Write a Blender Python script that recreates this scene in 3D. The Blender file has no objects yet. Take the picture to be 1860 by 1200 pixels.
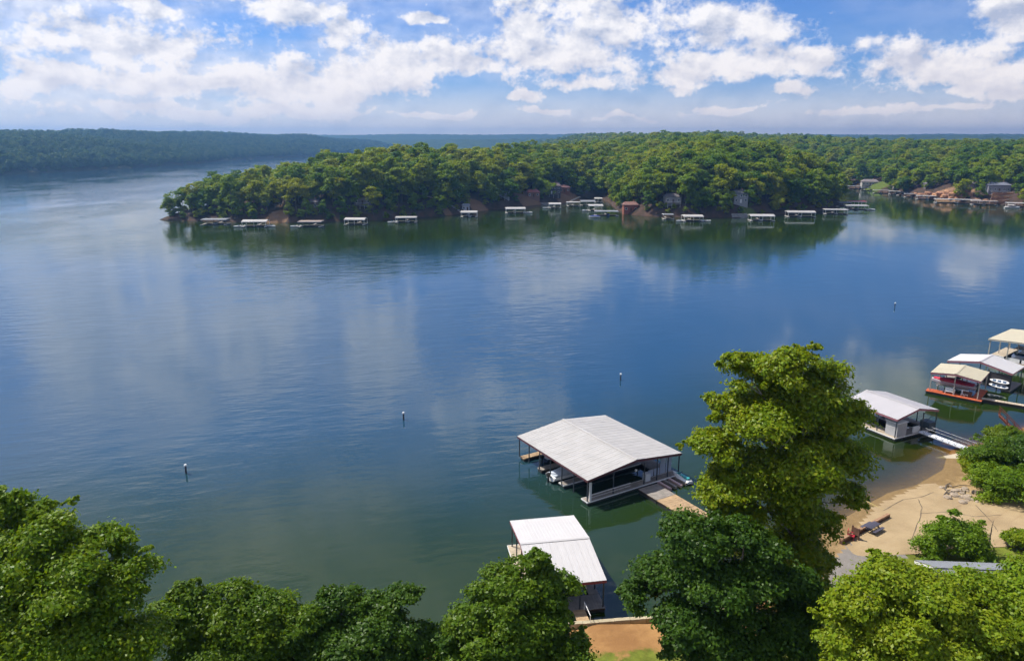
import bpy, math, random
import numpy as np
from mathutils import Vector, Matrix

R = math.radians
random.seed(11)
rng = np.random.default_rng(11)
scene = bpy.context.scene
COL = scene.collection

# ------------------------------------------------------------------ camera
H = 45.0          # drone height above the lake
F = 1328.0        # focal length in pixels of an 1860 px wide frame
PITCH = R(14.5)
cam_d = bpy.data.cameras.new('camera')
cam = bpy.data.objects.new('camera', cam_d)
COL.objects.link(cam)
cam.location = (0, 0, H)
cam.rotation_euler = (R(90) - PITCH, 0, 0)
cam_d.sensor_width = 36
cam_d.lens = F / 1860 * 36
cam_d.clip_end = 30000
cam_d.clip_start = 0.5
scene.camera = cam

# ------------------------------------------------------------------ light
SUN_AZ = -60.0    # degrees, left of the view direction
SUN_EL = 55.0
scene.view_settings.view_transform = 'Standard'
scene.view_settings.look = 'None'
scene.view_settings.exposure = 0.6
scene.view_settings.gamma = 1
scene.cycles.use_denoising = True
scene.cycles.use_adaptive_sampling = True
scene.cycles.adaptive_threshold = 0.03
scene.cycles.max_bounces = 5
scene.cycles.diffuse_bounces = 2
scene.cycles.glossy_bounces = 2
scene.cycles.transparent_max_bounces = 8
scene.cycles.volume_bounces = 0
scene.cycles.use_light_tree = False
scene.cycles.sample_clamp_indirect = 4
scene.cycles.caustics_reflective = False
scene.cycles.caustics_refractive = False

sun_d = bpy.data.lights.new('sun', 'SUN')
sun = bpy.data.objects.new('sun', sun_d)
COL.objects.link(sun)
sun_d.energy = 4.5
sun_d.angle = R(0.5)
sun_d.color = (1.0, 0.94, 0.84)
S = Vector((math.sin(R(SUN_AZ)) * math.cos(R(SUN_EL)), math.cos(R(SUN_AZ)) * math.cos(R(SUN_EL)), math.sin(R(SUN_EL))))
sun.rotation_euler = (-S).to_track_quat('-Z', 'Y').to_euler()
sun.location = S * 300


class NT:
    """small helper to write node trees"""
    def __init__(self, tree):
        self.t = tree
        self.n = tree.nodes
        self.l = tree.links

    def put(self, sock, v):
        if isinstance(v, bpy.types.NodeSocket):
            self.l.new(v, sock)
        elif v is not None:
            sock.default_value = v

    def node(self, typ, **kw):
        nd = self.n.new(typ)
        for k, v in kw.items():
            setattr(nd, k, v)
        return nd

    def math(self, op, a, b=None, c=None, clamp=False):
        nd = self.node('ShaderNodeMath', operation=op, use_clamp=clamp)
        self.put(nd.inputs[0], a)
        if b is not None:
            self.put(nd.inputs[1], b)
        if c is not None:
            self.put(nd.inputs[2], c)
        return nd.outputs[0]

    def vmath(self, op, a, b=None):
        nd = self.node('ShaderNodeVectorMath', operation=op)
        self.put(nd.inputs[0], a)
        if b is not None:
            self.put(nd.inputs[1], b)
        return nd.outputs['Value'] if op in ('LENGTH', 'DOT_PRODUCT', 'DISTANCE') else nd.outputs[0]

    def noise(self, vec, scale, detail=3, rough=0.5, out='Fac', dist=0.0):
        nd = self.node('ShaderNodeTexNoise')
        self.put(nd.inputs['Vector'], vec)
        nd.inputs['Scale'].default_value = scale
        nd.inputs['Detail'].default_value = detail
        nd.inputs['Roughness'].default_value = rough
        nd.inputs['Distortion'].default_value = dist
        return nd.outputs[out]

    def ramp(self, v, a, b, lo=0.0, hi=1.0, smooth=True):
        nd = self.node('ShaderNodeMapRange')
        nd.interpolation_type = 'SMOOTHSTEP' if smooth else 'LINEAR'
        self.put(nd.inputs[0], v)
        nd.inputs[1].default_value = a
        nd.inputs[2].default_value = b
        nd.inputs[3].default_value = lo
        nd.inputs[4].default_value = hi
        return nd.outputs[0]

    def mix(self, f, a, b, blend='MIX'):
        nd = self.node('ShaderNodeMix', data_type='RGBA', blend_type=blend)
        self.put(nd.inputs[0], f)
        for s, v in ((nd.inputs[6], a), (nd.inputs[7], b)):
            if isinstance(v, tuple) and len(v) == 3:
                v = v + (1,)
            self.put(s, v)
        return nd.outputs[2]


def px_dir(x, y):
    r, u = (x - 930) / F, (600 - y) / F
    d = Vector((r, math.cos(PITCH) + u * math.sin(PITCH), -math.sin(PITCH) + u * math.cos(PITCH)))
    return d


def at(x, y, z=0.0):
    """world point at height z seen at photograph pixel (x, y); used to survey the place"""
    d = px_dir(x, y)
    t = (z - H) / d.z
    return Vector((d.x * t, d.y * t, z))


# ------------------------------------------------------------------ world: sky and clouds
world = bpy.data.worlds.new('World')
scene.world = world
world.use_nodes = True
world.cycles.sampling_method = 'MANUAL'
world.cycles.sample_map_resolution = 512
w = NT(world.node_tree)
w.n.clear()
tc = w.node('ShaderNodeTexCoord')
sky = w.node('ShaderNodeTexSky', sky_type='NISHITA')
sky.sun_disc = False
sky.sun_elevation = R(SUN_EL)
sky.sun_rotation = R(SUN_AZ)
sky.altitude = 300
sky.air_density = 1.0
sky.dust_density = 0.3
sky.ozone_density = 3.5
SKY_STRENGTH = 0.063
sep = w.node('ShaderNodeSeparateXYZ')
dirn = w.vmath('NORMALIZE', tc.outputs['Generated'])
w.put(sep.inputs[0], dirn)
az = w.math('MULTIPLY', w.math('ARCTAN2', sep.outputs[0], sep.outputs[1]), 180 / math.pi)
el = w.math('MULTIPLY', w.math('ARCSINE', sep.outputs[2]), 180 / math.pi)
cmb = w.node('ShaderNodeCombineXYZ')
w.put(cmb.inputs[0], az)
w.put(cmb.inputs[1], el)
ae = cmb.outputs[0]
# warped direction for ragged outlines
wn = w.noise(ae, 0.22, 3, 0.5, out='Color')
warp = w.vmath('MULTIPLY', w.vmath('SUBTRACT', wn, (0.5, 0.5, 0.5)), (5.0, 3.0, 0))
aew = w.vmath('ADD', ae, warp)
CLOUDS = [  # x, y, half width, half height as surveyed in the photograph; the last ones stand above its frame and show in the lake
    (230, 78, 190, 46), (90, 150, 150, 30), (330, 150, 170, 30), (560, 150, 200, 62), (640, 60, 52, 46), (740, 120, 110, 50),
    (1000, 100, 190, 52), (1140, 40, 110, 66), (960, 60, 80, 52), (860, 120, 80, 30),
    (1350, 48, 120, 36), (1300, 75, 70, 30), (1350, 118, 180, 34), (1240, 140, 90, 24), (1460, 112, 60, 22),
    (1710, 120, 130, 42), (1650, 108, 50, 36), (1830, 35, 70, 34), (1780, 152, 60, 20), (1850, 170, 50, 26),
    (1440, 172, 46, 13), (1040, 158, 68, 15), (945, 174, 44, 10), (1530, 206, 70, 9), (1700, 198, 110, 12),
    (560, 15, 120, 26), (280, 10, 90, 16), (770, 32, 50, 12), (400, 205, 330, 16), (250, 190, 120, 12), (620, 196, 140, 10), (790, 208, 120, 8), (1130, 214, 110, 7), (980, 196, 60, 9), (1320, 196, 90, 8),
    (400, -130, 120, 130), (650, -190, 110, 130), (60, -120, 160, 130), (180, -230, 150, 80), (1000, -25, 120, 66), (900, -330, 200, 60), (1700, -260, 160, 60),
]
dmin = None
for (cx, cy, hw, hh) in CLOUDS:
    d = px_dir(cx, cy).normalized()
    a0, e0 = math.degrees(math.atan2(d.x, d.y)), math.degrees(math.asin(d.z))
    v = w.vmath('MULTIPLY', w.vmath('SUBTRACT', aew, (a0, e0, 0)), (23.2 / hw, 23.2 / hh, 0))
    ln = w.vmath('LENGTH', v)
    dmin = ln if dmin is None else w.math('SMOOTH_MIN', dmin, ln, 0.14)
# the rest of the sky goes on with the same kind of broken cumulus
gen = w.noise(w.vmath('MULTIPLY', dirn, (1, 1, 2.2)), 3.2, 4, 0.55)
dgen = w.math('MULTIPLY', w.math('SUBTRACT', 0.70, gen), 5.5)
out_a = w.ramp(w.math('ABSOLUTE', az), 36, 46)
out_e = w.ramp(el, 26, 32)
outside = w.math('MAXIMUM', out_a, out_e)
dd = w.node('ShaderNodeMix', data_type='FLOAT')
w.put(dd.inputs[0], outside)
w.put(dd.inputs[2], dmin)
w.put(dd.inputs[3], dgen)
dcl = dd.outputs[0]
fb_v = w.vmath('MULTIPLY', ae, (0.8, 1.15, 1))
f1 = w.noise(fb_v, 0.33, 9, 0.58)
f1u = w.noise(w.vmath('ADD', fb_v, (-0.35, 0.75, 0)), 0.33, 5, 0.55)
dens = w.math('ADD', w.math('SUBTRACT', 1.02, dcl), w.math('MULTIPLY', w.math('SUBTRACT', f1, 0.5), 2.7))
fine = w.noise(ae, 2.2, 5, 0.6)
mid_n = w.noise(fb_v, 0.85, 4, 0.6)
dens = w.math('ADD', dens, w.math('MULTIPLY', w.math('SUBTRACT', mid_n, 0.5), 0.95))
dens = w.math('ADD', dens, w.math('MULTIPLY', w.math('SUBTRACT', fine, 0.5), 0.9))
cov = w.ramp(dens, -0.18, 0.58)
veil = w.math('MULTIPLY', w.ramp(w.noise(w.vmath('MULTIPLY', ae, (0.5, 1.6, 1)), 0.12, 4, 0.6), 0.30, 0.62), w.ramp(az, 10, -22, 0.15, 0.8))
cov = w.math('MAXIMUM', cov, veil)
lit = w.math('ADD', 0.70, w.math('MULTIPLY', w.math('SUBTRACT', f1, f1u), 4.6))
lit = w.math('SUBTRACT', lit, w.math('MULTIPLY', w.ramp(dens, 0.5, 1.6), 0.18), clamp=True)
ccol = w.mix(lit, (0.44, 0.50, 0.66), (1.0, 0.97, 0.97))
# low haze over the horizon
hz = w.ramp(el, 9.0, -0.5)
ccol = w.mix(w.math('MULTIPLY', hz, 0.8), ccol, (1.10, 0.98, 0.91))
bg1 = w.node('ShaderNodeBackground')
w.put(bg1.inputs[0], w.mix(1.0, sky.outputs[0], (0.52, 0.80, 1.30), 'MULTIPLY'))
bg1.inputs[1].default_value = SKY_STRENGTH
bg2 = w.node('ShaderNodeBackground')
w.put(bg2.inputs[0], ccol)
bg2.inputs[1].default_value = 0.71
mx = w.node('ShaderNodeMixShader')
cov = w.math('MAXIMUM', cov, w.ramp(el, 5.5, 0.0, 0.0, 0.95))
w.put(mx.inputs[0], cov)
w.put(mx.inputs[1], bg1.outputs[0])
w.put(mx.inputs[2], bg2.outputs[0])
wo = w.node('ShaderNodeOutputWorld')
w.put(wo.inputs[0], mx.outputs[0])

# ------------------------------------------------------------------ materials
MATS = {}


def mat(name, col, rough=0.6, metal=0.0, var=0.0, vscale=2.0, col2=None, spec=0.5, bump=0.0, bscale=8.0, objvar=0.0):
    if name in MATS:
        return MATS[name]
    m = bpy.data.materials.new(name)
    m.use_nodes = True
    t = NT(m.node_tree)
    b = m.node_tree.nodes['Principled BSDF']
    b.inputs['Roughness'].default_value = rough
    b.inputs['Metallic'].default_value = metal
    b.inputs['Specular IOR Level'].default_value = spec
    c = col + (1,)
    geo = t.node('ShaderNodeNewGeometry')
    if var or col2:
        f = t.ramp(t.noise(geo.outputs['Position'], vscale, 5, 0.6), 0.3, 0.7)
        k = tuple(x * (1 - var) for x in col)
        c = t.mix(f, col2 if col2 else k, col)
    if objvar:
        oi = t.node('ShaderNodeObjectInfo')
        hsv = t.node('ShaderNodeHueSaturation')
        t.put(hsv.inputs['Value'], t.ramp(oi.outputs['Random'], 0, 1, 1 - objvar, 1 + objvar, smooth=False))
        t.put(hsv.inputs['Color'], c)
        c = hsv.outputs[0]
    t.put(b.inputs['Base Color'], c)
    if bump:
        bn = t.node('ShaderNodeBump')
        bn.inputs['Strength'].default_value = 1
        bn.inputs['Distance'].default_value = bump
        t.put(bn.inputs['Height'], t.noise(geo.outputs['Position'], bscale, 4, 0.6))
        t.put(b.inputs['Normal'], bn.outputs[0])
    MATS[name] = m
    return m


def leaf_mat(name, cols, spread=0.35, gloss=0.18):
    """cols: three base colours; which one rules depends on the single tree, each leaf strays a little"""
    if name in MATS:
        return MATS[name]
    m = bpy.data.materials.new(name)
    m.use_nodes = True
    t = NT(m.node_tree)
    t.n.clear()
    oi = t.node('ShaderNodeObjectInfo')
    geo = t.node('ShaderNodeNewGeometry')
    wn = t.node('ShaderNodeTexWhiteNoise', noise_dimensions='1D')
    t.put(wn.inputs['W'], geo.outputs['Random Per Island'])
    r = t.math('ADD', t.math('MULTIPLY', oi.outputs['Random'], 1 - spread), t.math('MULTIPLY', wn.outputs['Value'], spread))
    r = t.math('ADD', r, t.math('MULTIPLY', t.math('SUBTRACT', t.noise(geo.outputs['Position'], 0.45, 3, 0.6), 0.5), 0.75), clamp=True)     # sprays that turn early
    cr = t.node('ShaderNodeValToRGB')
    e = cr.color_ramp.elements
    e[0].position, e[0].color = 0.1, cols[0] + (1,)
    e[1].position, e[1].color = 0.95, cols[2] + (1,)
    x = e.new(0.5)
    x.color = cols[1] + (1,)
    t.put(cr.inputs[0], r)
    pb = t.node('ShaderNodeBsdfPrincipled')
    t.put(pb.inputs['Base Color'], cr.outputs[0])
    pb.inputs['Roughness'].default_value = 0.42
    pb.inputs['Specular IOR Level'].default_value = gloss
    tr = t.node('ShaderNodeBsdfTranslucent')
    t.put(tr.inputs[0], t.mix(1.0, cr.outputs[0], (1.5, 1.35, 0.5), 'MULTIPLY'))
    ms = t.node('ShaderNodeMixShader')
    ms.inputs[0].default_value = 0.40
    t.put(ms.inputs[1], pb.outputs[0])
    t.put(ms.inputs[2], tr.outputs[0])
    o = t.node('ShaderNodeOutputMaterial')
    t.put(o.inputs[0], ms.outputs[0])
    MATS[name] = m
    return m


WHITE = lambda: mat('white_metal_roof', (0.42, 0.405, 0.39), 0.45, 0, 0.12, 0.5, objvar=0.03)
BEIGE = lambda: mat('beige_metal_roof', (0.46, 0.415, 0.30), 0.5, 0, 0.08, 0.8, objvar=0.02)
GREYR = lambda: mat('grey_metal_roof', (0.22, 0.23, 0.25), 0.5, 0, 0.15, 0.8)
STEEL = lambda: mat('dark_painted_steel', (0.035, 0.045, 0.06), 0.45, 0.2)
MAROON = lambda: mat('maroon_fascia', (0.10, 0.025, 0.035), 0.5)
FLOAT = lambda: mat('black_float', (0.015, 0.016, 0.018), 0.6)
WOOD = lambda: mat('weathered_deck_wood', (0.42, 0.29, 0.16), 0.75, 0, 0, 1.5, col2=(0.30, 0.20, 0.11), objvar=0.12)
GREYWOOD = lambda: mat('grey_deck_wood', (0.27, 0.24, 0.21), 0.8, 0, 0.3, 1.5, objvar=0.1)
DARKWOOD = lambda: mat('dark_wood', (0.09, 0.045, 0.03), 0.8, 0, 0.3, 2.0)
REDDECK = lambda: mat('red_stained_deck', (0.50, 0.105, 0.035), 0.65, 0, 0.25, 1.2, objvar=0.06)
GEL = lambda: mat('white_gelcoat', (0.78, 0.78, 0.78), 0.2)
TRIM = lambda: mat('white_trim', (0.74, 0.74, 0.73), 0.5)
GLASS = lambda: mat('dark_glass', (0.03, 0.05, 0.07), 0.08, spec=0.8)
ALU = lambda: mat('bare_aluminium', (0.62, 0.64, 0.68), 0.4, 0.4)
CONC = lambda: mat('concrete', (0.44, 0.37, 0.27), 0.9, 0, 0.2, 0.6, bump=0.01)

# ------------------------------------------------------------------ mesh helpers


class MB:
    """collects shapes, builds one mesh object"""
    def __init__(self):
        self.v, self.f, self.mi = [], [], []
        self.m = Matrix.Identity(4)

    def add(self, vs, fs, mi=0):
        b = len(self.v)
        self.v += [tuple(self.m @ Vector(p)) for p in vs]
        self.f += [tuple(i + b for i in f) for f in fs]
        self.mi += [mi] * len(fs)
        return self

    def box(self, x0, x1, y0, y1, z0, z1, mi=0):
        vs = [(x, y, z) for z in (z0, z1) for (x, y) in ((x0, y0), (x1, y0), (x1, y1), (x0, y1))]
        return self.add(vs, [(3, 2, 1, 0), (4, 5, 6, 7), (0, 1, 5, 4), (1, 2, 6, 5), (2, 3, 7, 6), (3, 0, 4, 7)], mi)

    def tube(self, pts, radii, n=6, mi=0, cap=True):
        pts = [Vector(p) for p in pts]
        rings, fs = [], []
        up0 = Vector((0.31, 0.17, 0.93))
        for i, p in enumerate(pts):
            d = (pts[min(i + 1, len(pts) - 1)] - pts[max(i - 1, 0)]).normalized()
            if abs(d.dot(up0)) > 0.95:
                u = d.cross(Vector((1, 0, 0))).normalized()
            else:
                u = d.cross(up0).normalized()
            w_ = d.cross(u)
            r = radii[i] if not isinstance(radii, (int, float)) else radii
            rings += [p + (u * math.cos(2 * math.pi * k / n) + w_ * math.sin(2 * math.pi * k / n)) * r for k in range(n)]
        for i in range(len(pts) - 1):
            for k in range(n):
                a, b = i * n + k, i * n + (k + 1) % n
                fs.append((a, b, b + n, a + n))
        if cap:
            fs.append(tuple(range(n))[::-1])
            fs.append(tuple(range((len(pts) - 1) * n, len(pts) * n)))
        return self.add(rings, fs, mi)

    def prism(self, poly, z0, z1, mi=0):
        n = len(poly)
        vs = [(x, y, z0) for x, y in poly] + [(x, y, z1) for x, y in poly]
        fs = [tuple(range(n))[::-1], tuple(range(n, 2 * n))] + [(i, (i + 1) % n, (i + 1) % n + n, i + n) for i in range(n)]
        return self.add(vs, fs, mi)

    def loft(self, rings, mi=0, cap=True, closed=True):
        n = len(rings[0])
        vs = [p for r in rings for p in r]
        fs = []
        for i in range(len(rings) - 1):
            for k in range(n if closed else n - 1):
                a, b = i * n + k, i * n + (k + 1) % n
                fs.append((a, b, b + n, a + n))
        if cap:
            fs.append(tuple(range(n))[::-1])
            fs.append(tuple(range((len(rings) - 1) * n, len(rings) * n)))
        return self.add(vs, fs, mi)

    def mesh(self, name, mats, smooth=False):
        me = bpy.data.meshes.new(name)
        me.from_pydata(self.v, [], self.f)
        for m in (mats if isinstance(mats, (list, tuple)) else [mats]):
            me.materials.append(m)
        if any(self.mi):
            me.polygons.foreach_set('material_index', self.mi)
        if smooth:
            me.polygons.foreach_set('use_smooth', [True] * len(me.polygons))
        me.update()
        return me

    def build(self, name, mats, parent=None, smooth=False):
        return link(name, self.mesh(name, mats, smooth), parent)


def link(name, data, parent=None, loc=None, rz=None, scale=None):
    o = bpy.data.objects.new(name, data)
    COL.objects.link(o)
    if parent is not None:
        o.parent = parent
    if loc is not None:
        o.location = loc
    if rz is not None:
        o.rotation_euler = (0, 0, rz)
    if scale is not None:
        o.scale = scale
    return o


def tag(o, label, cat, group=None):
    o['label'] = label
    o['category'] = cat
    if group:
        o['group'] = group
    return o


def thing(name, label, cat, loc=(0, 0, 0), rz=0.0, group=None):
    return tag(link(name, None, None, loc, rz), label, cat, group)


def struct(o, kind='structure'):
    o['kind'] = kind
    return o


def quad_mesh(name, P, mat_, smooth=False):
    """P: (N,4,3) array of loose quads"""
    n = len(P)
    me = bpy.data.meshes.new(name)
    me.vertices.add(n * 4)
    me.vertices.foreach_set('co', P.reshape(-1).astype(np.float32))
    me.loops.add(n * 4)
    me.loops.foreach_set('vertex_index', np.arange(n * 4, dtype=np.int32))
    me.polygons.add(n)
    me.polygons.foreach_set('loop_start', np.arange(0, n * 4, 4, dtype=np.int32))
    me.polygons.foreach_set('loop_total', np.full(n, 4, dtype=np.int32))
    me.materials.append(mat_)
    me.update(calc_edges=True)
    me.validate()
    return me


def grid_mesh(name, X, Y, Z, mats, keep=None, smooth=True, attrs=None):
    ny, nx = X.shape
    idx = np.arange(nx * ny).reshape(ny, nx)
    q = np.stack([idx[:-1, :-1], idx[:-1, 1:], idx[1:, 1:], idx[1:, :-1]], -1).reshape(-1, 4)
    V = np.stack([X, Y, Z], -1).reshape(-1, 3)
    if keep is not None:
        k = keep.reshape(-1)
        q = q[k[q].any(1)]
        used = np.unique(q)
        remap = np.full(nx * ny, -1)
        remap[used] = np.arange(len(used))
        q = remap[q]
        V = V[used]
        if attrs:
            attrs = {n: a.reshape(-1)[used] for n, a in attrs.items()}
    elif attrs:
        attrs = {n: a.reshape(-1) for n, a in attrs.items()}
    # keep faces pointing up
    a, b, c = V[q[0][0]], V[q[0][1]], V[q[0][2]]
    if np.cross(b - a, c - a)[2] < 0:
        q = q[:, ::-1]
    me = bpy.data.meshes.new(name)
    me.vertices.add(len(V))
    me.vertices.foreach_set('co', V.reshape(-1).astype(np.float32))
    n = len(q)
    me.loops.add(n * 4)
    me.loops.foreach_set('vertex_index', q.reshape(-1).astype(np.int32))
    me.polygons.add(n)
    me.polygons.foreach_set('loop_start', np.arange(0, n * 4, 4, dtype=np.int32))
    me.polygons.foreach_set('loop_total', np.full(n, 4, dtype=np.int32))
    me.polygons.foreach_set('use_smooth', np.full(n, smooth))
    for nm, av in (attrs or {}).items():
        at_ = me.attributes.new(nm, 'FLOAT', 'POINT')
        at_.data.foreach_set('value', av.astype(np.float32))
    for m in (mats if isinstance(mats, (list, tuple)) else [mats]):
        me.materials.append(m)
    me.update(calc_edges=True)
    return me


def sdist(px, py, poly):
    """signed distance to a polygon, positive inside (numpy arrays)"""
    shp = px.shape
    x, y = px.reshape(-1), py.reshape(-1)
    best = np.full(x.shape, 1e18)
    inside = np.zeros(x.shape, bool)
    n = len(poly)
    for i in range(n):
        x0, y0 = poly[i]
        x1, y1 = poly[(i + 1) % n]
        dx, dy = x1 - x0, y1 - y0
        t = np.clip(((x - x0) * dx + (y - y0) * dy) / (dx * dx + dy * dy + 1e-12), 0, 1)
        best = np.minimum(best, (x - x0 - t * dx) ** 2 + (y - y0 - t * dy) ** 2)
        if y0 != y1:
            c = ((y0 > y) != (y1 > y)) & (x < dx * (y - y0) / (y1 - y0) + x0)
            inside ^= c
    d = np.sqrt(best)
    return np.where(inside, d, -d).reshape(shp)


def lump(x, y, s, seed):
    """cheap smooth noise about -1..1"""
    r = np.random.default_rng(seed)
    v = 0
    for k in range(6):
        a = r.uniform(0, 6.28)
        f = s * r.uniform(0.6, 1.7)
        v = v + np.sin((x * math.cos(a) + y * math.sin(a)) * f + r.uniform(0, 6.28))
    return v / 3.2


# ------------------------------------------------------------------ the lie of the land
P2 = lambda pts: [tuple(at(*p)[:2]) for p in pts]
NEAR = [(-400, 30), (-150, 44), (-60, 50), (-25, 54), (-3.1, 58.3), (3.6, 59.5), (12.8, 60.6), (21, 62), (27, 66), (31.5, 70), (38.7, 77.8), (46.9, 84.2),
        (51, 87.2), (55, 88.8), (62.2, 94.2), (64.8, 98), (67.5, 101.2), (73, 103.5), (81.5, 109.2), (94, 117.5), (116, 130), (160, 152), (330, 175), (700, 160), (700, -60), (-400, -60)]
FRONT = P2([(289, 399), (330, 402), (368, 402), (440, 404), (500, 405), (560, 405), (640, 402), (700, 400), (760, 396), (820, 391.5), (880, 383.5), (930, 379), (970, 373.5),
            (1010, 370.5), (1040, 368), (1085, 363), (1105, 367), (1118, 380), (1140, 390), (1180, 394), (1240, 395.5), (1300, 396), (1345, 396), (1400, 392), (1440, 388), (1490, 384),
            (1515, 379), (1529, 373)])
MAIN = FRONT + [(238, 525), (252, 570), (282, 660), (318, 790), (334, 775), (336, 715), (333, 650), (330, 608), (335, 578), (350, 550), (370, 521), (420, 475), (600, 430), (900, 400),
                (1600, 500), (2600, 1400), (2800, 3200), (60, 3200), (30, 2300), (60, 1600), (70, 1150), (45, 900), (0, 770), (-60, 690), (-130, 610), (-180, 530), (-200, 465)]
LEFT = [(-2200, 500), (-1200, 800), (-800, 960), (-706, 1026), (-662, 1228), (-650, 1527), (-690, 1895), (-600, 2400), (-500, 2900), (-500, 4200), (-3500, 4200), (-3500, 500)]


def h_near(x, y):
    sd = sdist(x, y, NEAR)
    n = lump(x, y, 0.25, 3) * 0.12
    land = 0.25 + 0.055 * np.minimum(sd, 10) + 0.10 * np.clip(sd - 10, 0, 60) + n * np.clip(sd / 4, 0, 1)
    # bushy bank right of the ramp
    bank = 4.5 * np.exp(-(((x - 78) / 12) ** 2 + ((y - 97) / 9) ** 2))
    land = land + bank * np.clip((sd - 1.5) / 5, 0, 1)
    bed = np.maximum(0.25 + sd * (0.16 + 0.25 * np.clip((x - 70) / 10, 0, 1)), -4)
    # deep water straight off the sea wall
    wall = np.clip((22 - x) / 6, 0, 1)
    land = land + 0.55 * wall
    bed = bed * (1 - wall) + np.maximum(0.8 + sd * 3.0, -4) * wall
    return np.where(sd > 0, land, bed), sd


def h_main(x, y):
    sd = sdist(x, y, MAIN)
    s = np.maximum(sd, 0)
    h = 6.0 * (1 - np.exp(-s / 9)) + (27 - 10 * np.clip((x - 190) / 120, 0, 1)) * (1 - np.exp(-s / 72)) + lump(x, y, 0.02, 5) * 3.0 * np.clip(s / 60, 0, 1)
    back = np.clip((np.hypot(x, y) - 650) / 1100, 0, 1)
    h = h + back * (6 + 12 * np.exp(-((x / np.maximum(y, 1) - 0.24) / 0.17) ** 2) + 6 * lump(x, y, 0.005, 8) + 5 * lump(x, y, 0.011, 9)) * np.clip(s / 150, 0, 1)
    # low point at the tip
    tip = np.clip((x + 205) / 130, 0.0, 1)
    h = np.where(y < 620, h * (0.55 + 0.45 * tip), h)
    return np.where(sd > 0, 0.1 + h, np.maximum(sd * 0.4, -3)), sd


def h_left(x, y):
    sd = sdist(x, y, LEFT)
    s = np.maximum(sd, 0)
    h = 56 * (1 - np.exp(-s / 210)) + lump(x, y, 0.012, 15) * 5 * np.clip(s / 120, 0, 1) + lump(x, y, 0.004, 17) * 6 * np.clip(s / 250, 0, 1)
    return np.where(sd > 0, h, np.maximum(sd * 0.2, -3)), sd


def on_ground(x, y):
    """point of the far land seen at photograph pixel (x, y)"""
    d = px_dir(x, y)
    t = np.arange(350, 1500, 0.5) / d.y
    X, Y, Z = d.x * t, d.y * t, H + d.z * t
    hit = np.nonzero(h_main(X, Y)[0] >= Z)[0]
    i = hit[0] if len(hit) else -1
    return Vector((X[i], Y[i], max(0.0, Z[i])))


# ------------------------------------------------------------------ setting: water
def water_material():
    m = bpy.data.materials.new('lake_water')
    m.use_nodes = True
    t = NT(m.node_tree)
    t.n.clear()
    geo = t.node('ShaderNodeNewGeometry')
    pos = geo.outputs['Position']
    rot = t.node('ShaderNodeVectorRotate', rotation_type='Z_AXIS')
    t.put(rot.inputs['Vector'], pos)
    rot.inputs['Angle'].default_value = R(-14)
    p2 = t.vmath('MULTIPLY', rot.outputs[0], (0.42, 1.0, 1.0))
    big = t.noise(p2, 0.28, 2, 0.5)
    mid = t.noise(p2, 0.85, 3, 0.55)
    sm = t.noise(p2, 2.6, 2, 0.5)
    patch = t.ramp(t.noise(t.vmath('MULTIPLY', pos, (1, 0.6, 1)), 0.016, 4, 0.6), 0.38, 0.64, 0.16, 1.0)
    sx = t.node('ShaderNodeSeparateXYZ')
    t.put(sx.inputs[0], pos)
    # breezier open water on the left, sheltered by the near docks
    wind = t.ramp(t.math('SUBTRACT', t.math('MULTIPLY', sx.outputs[1], 0.25), sx.outputs[0]), -20, 75, 0.30, 0.8)
    amp = t.math('MULTIPLY', patch, wind)
    hgt = t.math('ADD', t.math('MULTIPLY', big, 0.20), t.math('ADD', t.math('MULTIPLY', mid, 0.09), t.math('MULTIPLY', sm, 0.015)))
    bn = t.node('ShaderNodeBump')
    bn.inputs['Strength'].default_value = 1
    bn.inputs['Distance'].default_value = 1.0
    t.put(bn.inputs['Height'], t.math('MULTIPLY', hgt, amp))
    depth = t.node('ShaderNodeAttribute', attribute_name='depth')
    clear = t.math('POWER', 0.5, t.math('MULTIPLY', depth.outputs['Fac'], 1.7))
    opaque = t.math('SUBTRACT', 1.0, clear, clamp=True)
    df = t.node('ShaderNodeBsdfDiffuse')
    tone = t.math('MULTIPLY', t.math('SUBTRACT', t.noise(pos, 0.02, 3, 0.5), 0.5), 30)
    off = t.node('ShaderNodeAttribute', attribute_name='offshore')     # distance from banks: own green there, further out sky reflection painted as blue
    t.put(df.inputs[0], t.mix(t.ramp(t.math('ADD', off.outputs['Fac'], tone), 12, 62), (0.014, 0.030, 0.003), (0.012, 0.048, 0.092)))
    tr = t.node('ShaderNodeBsdfTransparent')
    tr.inputs[0].default_value = (0.88, 0.86, 0.62, 1)
    body = t.node('ShaderNodeMixShader')
    t.put(body.inputs[0], opaque)
    t.put(body.inputs[1], tr.outputs[0])
    t.put(body.inputs[2], df.outputs[0])
    gl = t.node('ShaderNodeBsdfGlossy')
    gl.inputs['Color'].default_value = (0.92, 0.96, 1.0, 1)
    gl.inputs['Roughness'].default_value = 0.06
    t.put(gl.inputs['Normal'], bn.outputs[0])
    fr = t.node('ShaderNodeFresnel')
    fr.inputs['IOR'].default_value = 1.58
    t.put(fr.inputs['Normal'], bn.outputs[0])
    ms = t.node('ShaderNodeMixShader')
    t.put(ms.inputs[0], fr.outputs[0])
    t.put(ms.inputs[1], body.outputs[0])
    t.put(ms.inputs[2], gl.outputs[0])
    o = t.node('ShaderNodeOutputMaterial')
    t.put(o.inputs[0], ms.outputs[0])
    return m


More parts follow.
